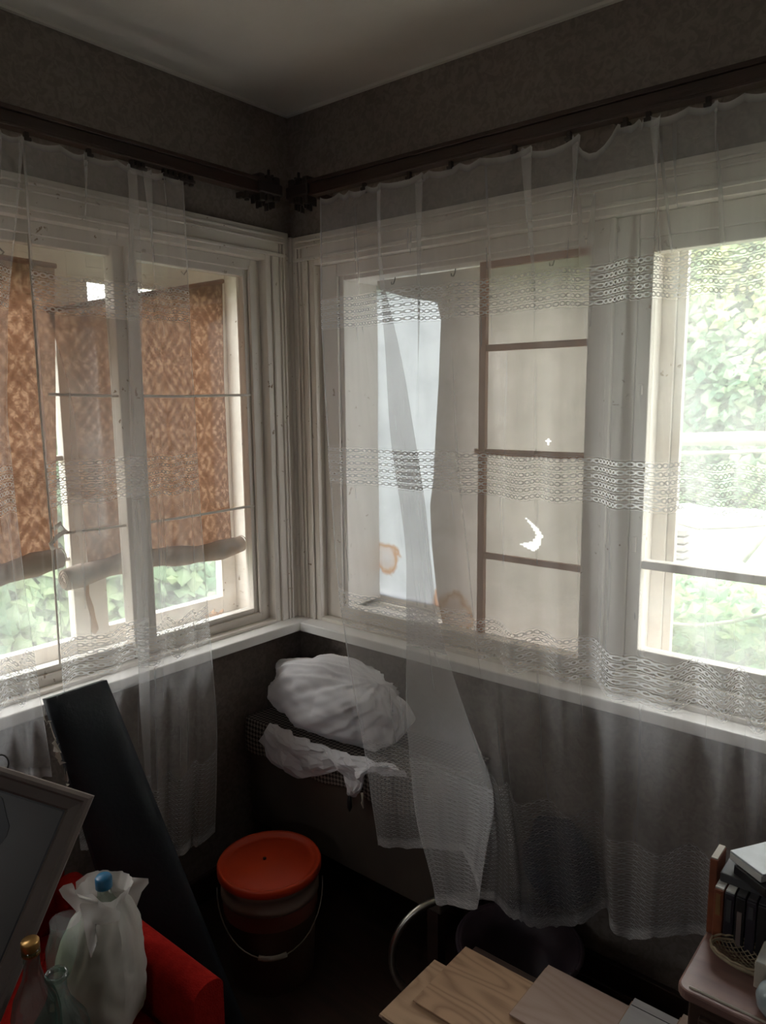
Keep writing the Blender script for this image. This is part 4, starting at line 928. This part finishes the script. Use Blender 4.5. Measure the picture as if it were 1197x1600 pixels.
b = MB(); b.lathe([(0, 0), (.008, 0), (.012, .012), (0, .018)], (0, 0, 0), 14, False); b.v = [(1.757+x, -.592-z, .455+y) for x, y, z in b.v]; k_ = b.build('knob', 'chrome', None, smooth=True); k_.parent = dr; k_.matrix_parent_inverse = dr.matrix_local.inverted() if False else Matrix.Translation(-Vector(ns.location)) @ Matrix.Identity(4) if False else Matrix.Identity(4)
for (x, y) in ((1.555, -.56), (1.96, -.56), (1.555, -.23), (1.96, -.23)): m = MB(); m.box(x-.016, x+.016, y-.016, y+.016, 0, .12); m.build('leg', 'wood_dark', ns)
def case(x0, w, h, d, spine, topc, label, y0=-.454, z=NZ-.0025, rot=0, sticker=None):
    t = thing('cassette_case', label, 'cassette case', (x0+w/2, y0+d/2, z), 'cassette cases standing in a row on the nightstand')
    b = MB(); b.box(x0, x0+w-.0015, y0, y0+d, z, z+h); b.build('sleeve', spine, t, bevel=.002)
    b = MB(); b.box(x0+.001, x0+w-.0025, y0+.004, y0+d-.006, z+h, z+h+.003); b.build('top_label', topc, t)
    if sticker:
        b = MB(); b.box(x0+.004, x0+w-.006, y0-.001, y0+.001, z+h*sticker[1], z+h*sticker[2]); b.build('spine_label', sticker[0], t)
    return t
MT['pinkgrey'] = plain('dull_pink_label', (.20, .15, .14)); MT['ochre'] = plain('ochre_label', (.26, .14, .05)); MT['violet'] = plain('violet_black', (.030, .026, .036), rough=.4)
x = 1.5345
for k, (spine, topc, lab, stk) in enumerate([
        ('orangebook', 'paper', 'orange-spined cassette case, leftmost of the row, beside the tall orange-brown book', ('ochre', .55, .93)),
        ('violet', 'paper', 'black cassette case with a white top, second from the left in the row', ('darkgrey', .5, .9)),
        ('black', 'darkgrey', 'black cassette case with a dull pink spine label, third in the row', ('pinkgrey', .12, .75)),
        ('violet', 'darkgrey', 'dark cassette case with a small grey spine mark, fourth in the row', ('darkgrey', .70, .92)),
        ('black', 'darkgrey', 'plain black cassette case, fifth in the row at the right edge of the photo', None),
        ('violet', 'darkgrey', 'dark violet cassette case, farthest right of the row', None)]):
    case(x, .0180, .109, .070, spine, topc, lab, sticker=stk); x += .0183
t = thing('paperback_book', 'tall orange-brown book standing left of the cassette cases', 'book', (1.525, -.40, NZ))
b = MB(); b.box(1.5185, 1.5325, -.432, -.375, NZ-.002, NZ+.148); b.build('cover', 'orangebook', t, bevel=.002)
b = MB(); b.box(1.5200, 1.5312, -.429, -.378, NZ+.148, NZ+.1505); b.build('pages', 'cream', t)
ZT = NZ+.111
def flatbox(name, label, cat, pts4, z0, z1, mat, group=None, lid=None):
    b = MB(); prism(b, pts4, z0, z1); o = b.build(name, mat, bevel=.0015); tag(o, label, cat, group); return o
def rr(cx_, cy_, w, d, a): 
    c, s = math.cos(a), math.sin(a); return [(cx_+c*x-s*y, cy_+s*x+c*y) for x, y in ((-w/2, -d/2), (w/2, -d/2), (w/2, d/2), (-w/2, d/2))]
flatbox('cassette_case', 'dark grey case lying flat across the row of cassette cases', 'cassette case', rr(1.606, -.386, .138, .088, .0), ZT-.0015, ZT+.016, 'darkgrey')
flatbox('cassette_case', 'black case lying turned on the flat dark grey case', 'cassette case', rr(1.618, -.392, .074, .112, -.56), ZT+.0165, ZT+.034, 'black')
t = thing('clear_case', 'thin white cardboard and clear plastic case on top of the pile', 'case', (1.61, -.38, ZT+.035))
b = MB(); prism(b, rr(1.608, -.380, .075, .112, -.58), ZT+.0345, ZT+.047); b.build('lower_tray', 'paper', t, bevel=.001)
b = MB(); prism(b, rr(1.609, -.379, .077, .114, -.56), ZT+.0475, ZT+.052); b.build('cover', plain('pale_blue_white_card', (.62, .66, .70), rough=.25), t, bevel=.001)
# wicker dish
t = thing('wicker_dish', 'shallow oval open-weave wicker dish in front of the cassette cases', 'dish', (1.60, -.475, NZ))
cxx, cyy = 1.603, -.483; AX, BY = .060, .036; rot = .0
def dishp(u, r): 
    return Vector((cxx+AX*r*math.cos(u), cyy+BY*r*math.sin(u), NZ+.002+.018*r**3))
m = MB()
for k in range(14):
    q = -0.92+1.84*k/13; L1 = math.sqrt(max(0, 1-q*q))
    for sgn in (1, -1):
        pts = []
        for j in range(9):
            s_ = -L1+2*L1*j/8; X = (q+sgn*s_)/1.41421; Y = (q-sgn*s_)*sgn/1.41421 if sgn == 1 else (-q+s_*-1)/1.41421
            r_ = min(1.0, math.hypot(X, Y)); u_ = math.atan2(Y, X); pts.append(dishp(u_, r_))
        m.tube(pts, .0011, 5)
m.build('weave', 'wicker', t)
m = MB(); m.tube([dishp(k*PI/20, 1.0) for k in range(41)], .0026, 6)
m.tube([dishp(k*PI/20, 1.03)+Vector((0, 0, .005+.0015*math.sin(k*2.4))) for k in range(41)], .0018, 6); m.build('rim', 'wicker', t)
t = thing('small_carton', 'small cream carton at the right edge beside the wicker dish', 'carton', (1.66, -.45, NZ))
b = MB(); b.box(1.622, 1.72, -.520, -.455, NZ-.002, NZ+.045); b.build('box', 'cream', t, bevel=.0015)
b = MB(); b.box(1.624, 1.718, -.518, -.457, NZ+.045, NZ+.047); b.build('lid', 'paper', t)
t = thing('glazed_jar', 'squat pale blue-grey jar at the right edge of the nightstand top', 'jar', (1.665, -.575, NZ))
b = MB(); b.lathe([(0, -.002), (.018, -.002), (.027, .012), (.029, .028), (.024, .042), (.016, .048), (.0, .050)], (1.664, -.563, NZ), 28, False); b.build('body', 'flower', t, smooth=True)

# ------------------------------------------------------------------ outdoors
b = MB(); b.box(-9, 9, -9, 9, -.75, -.65); o_ = b.build('ground', 'grass'); struct(o_)
def leafcloud(name, n, pos, size, mat, label, seed, cat='plant', core=None, ns_=.9):
    rnd = random.Random(seed); vs = []; fs = []; tone = []
    for k in range(n):
        p, nrm_ = pos(rnd); s = size*(.6+.8*rnd.random())
        nv = (Vector(nrm_)+Vector((rnd.uniform(-1, 1), rnd.uniform(-1, 1), rnd.uniform(-.4, 1)))*.75).normalized()
        a = nv.orthogonal().normalized(); a = (Matrix.Rotation(rnd.random()*6.28, 3, nv) @ a); c = nv.cross(a); i0 = len(vs)
        vs += [p-a*s*.5, p+c*s*.42-nv*s*.12, p+a*s*.62-nv*s*.1, p-c*s*.42-nv*s*.12, p+nv*s*.05]
        fs += [(i0, i0+1, i0+4), (i0+1, i0+2, i0+4), (i0+2, i0+3, i0+4), (i0+3, i0, i0+4)]
        tn = max(0, min(1, .45+.9*noise.noise(Vector(p)*ns_+Vector((seed, 0, 0)))+rnd.uniform(-.25, .25))); tone += [tn]*5
    m = MB(); m.add(vs, fs); me = bpy.data.meshes.new(name); me.from_pydata(m.v, [], m.f); me.materials.append(MT[mat])
    a_at = me.attributes.new('tone', 'FLOAT', 'POINT'); a_at.data.foreach_set('value', tone)
    o = bpy.data.objects.new(name, me); COL.objects.link(o); tag(o, label, cat, kind='stuff'); return o
def hedgeR(r):
    x = r.uniform(-2.6, 2.6); z = r.uniform(-.5, 3.0); y = 3.3+.45*noise.noise(Vector((x*1.1, z*1.1, 5)))+.12*noise.noise(Vector((x*5, z*5, 1)))+r.uniform(0, .22)
    return Vector((x, y, z)), (0, -1, .4)
leafcloud('climbing_vine', 26000, hedgeR, .072, 'leaf', 'wall of pale green climbing vine leaves outside the right window', 3)
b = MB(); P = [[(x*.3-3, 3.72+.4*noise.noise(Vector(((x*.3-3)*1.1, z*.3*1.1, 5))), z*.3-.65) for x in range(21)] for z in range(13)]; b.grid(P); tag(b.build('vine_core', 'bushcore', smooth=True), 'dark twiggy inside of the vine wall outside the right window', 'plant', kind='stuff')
def hedgeL(r):
    y = r.uniform(-3.2, 2.2); z = r.uniform(-.6, 2.05); x = -2.5+.4*noise.noise(Vector((y*1.2, z*1.2, 9)))-r.uniform(0, .25)
    return Vector((x, y, z)), (1, 0, .4)
MT['leaf3'] = foliage('shrub_leaves', [(0.0, (0.08, 0.16, 0.10)), (0.5, (0.17, 0.28, 0.17)), (1.0, (0.36, 0.46, 0.26))])
leafcloud('shrub_leaves', 14000, hedgeL, .11, 'leaf3', 'green shrub leaves outside the left window', 8)
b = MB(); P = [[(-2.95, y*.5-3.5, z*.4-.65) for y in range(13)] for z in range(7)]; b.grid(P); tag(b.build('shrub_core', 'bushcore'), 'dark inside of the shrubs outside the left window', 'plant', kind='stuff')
def fern(r):
    x = r.uniform(-.6, 2.2); y = r.uniform(1.2, 2.5); h = .78-.12*(y-1.2)+.22*noise.noise(Vector((x*2, y*2, 0)))
    return Vector((x, y, h-r.random()**2*.9)), (0, -.5, .8)
leafcloud('undergrowth_leaves', 12000, fern, .062, 'leaf2', 'bright undergrowth leaves low outside the right window', 12, ns_=2.0)
rn = random.Random(4)
b = MB(); pts = [(-.6+.28*k, 1.5+.01*rn.random(), 1.402+.012*math.sin(k*1.3)+.006*k*.3) for k in range(11)]; b.tube(pts, [.030+.004*math.sin(k*2.1) for k in range(11)], 14)
tag(b.build('garden_pole', 'bark', smooth=True), 'thick pale wooden pole lying level across the garden outside', 'pole')
b = MB(); pts = [(-.4+.26*k, 1.46, 1.345+.014*math.sin(k*1.1+.5)+.004*k) for k in range(9)]; b.tube(pts, .008, 8)
tag(b.build('thin_branch', 'bark', smooth=True), 'thin dry branch just under the thick pole outside', 'branch')
b = MB(); pts = [onR(px, py, 1.2) for px, py in ((960, 960), (1010, 968), (1050, 975), (1090, 978), (1140, 972), (1200, 958), (1260, 945))]; b.tube(pts, .008, 8)
tag(b.build('vine_stem', plain('green_stem', (.40, .48, .34)), smooth=True), 'curved green vine stem low outside the right window', 'stem')
b = MB(); pts = [onR(px, py, 1.6) for px, py in ((1010, 820), (1040, 812), (1090, 826), (1150, 824), (1200, 820))]; b.tube(pts, .006, 8)
tag(b.build('thin_branch', 'bark', smooth=True), 'thin crooked branch over the weathered boards outside', 'branch')
q = onR(1055, 850, 2.9)
for k in range(5):
    b = MB(); b.box(q.x-.09+.01*(k % 2), q.x+.07, 2.85, 3.0, q.z-.13+k*.048, q.z-.13+k*.048+.036)
    tag(b.build('weathered_board', 'stone', bevel=.004), ['bottom', 'second from bottom', 'middle', 'second from top', 'top'][k]+' grey weathered board of the small stack outside', 'board', 'weathered boards stacked outside')
b = MB(); b.box(q.x-.12, q.x+.10, 2.83, 3.02, -.65, q.z-.131); tag(b.build('garden_block', 'stone', bevel=.01), 'weathered block carrying the small stack of boards outside', 'block')
c = onR(1125, 850, 3.0); P = []
for i in range(15):
    P.append([(c.x-.32+1.3*j/20, 3.20+.03*noise.noise(Vector((j*.4, i*.5, 3)))-.008*i, c.z+.20-.045*i+.015*noise.noise(Vector((j*.5, i*.2, 0)))) for j in range(21)])
b = MB(); b.grid(P); tag(b.build('pale_sheet', 'skylit_patch', smooth=True, solid=.01), 'white sheet standing in for a sky-lit bright patch in the garden behind the branch', 'pale_sheet')
b = MB(); a1, a2 = onR(1162, 878, 2.3), onR(1225, 800, 2.3); b.tube([a1, (a1+a2)/2, a2], .012, 8); tag(b.build('leaning_stick', 'bark', smooth=True), 'grey stick leaning diagonally outside at the right edge', 'stick')
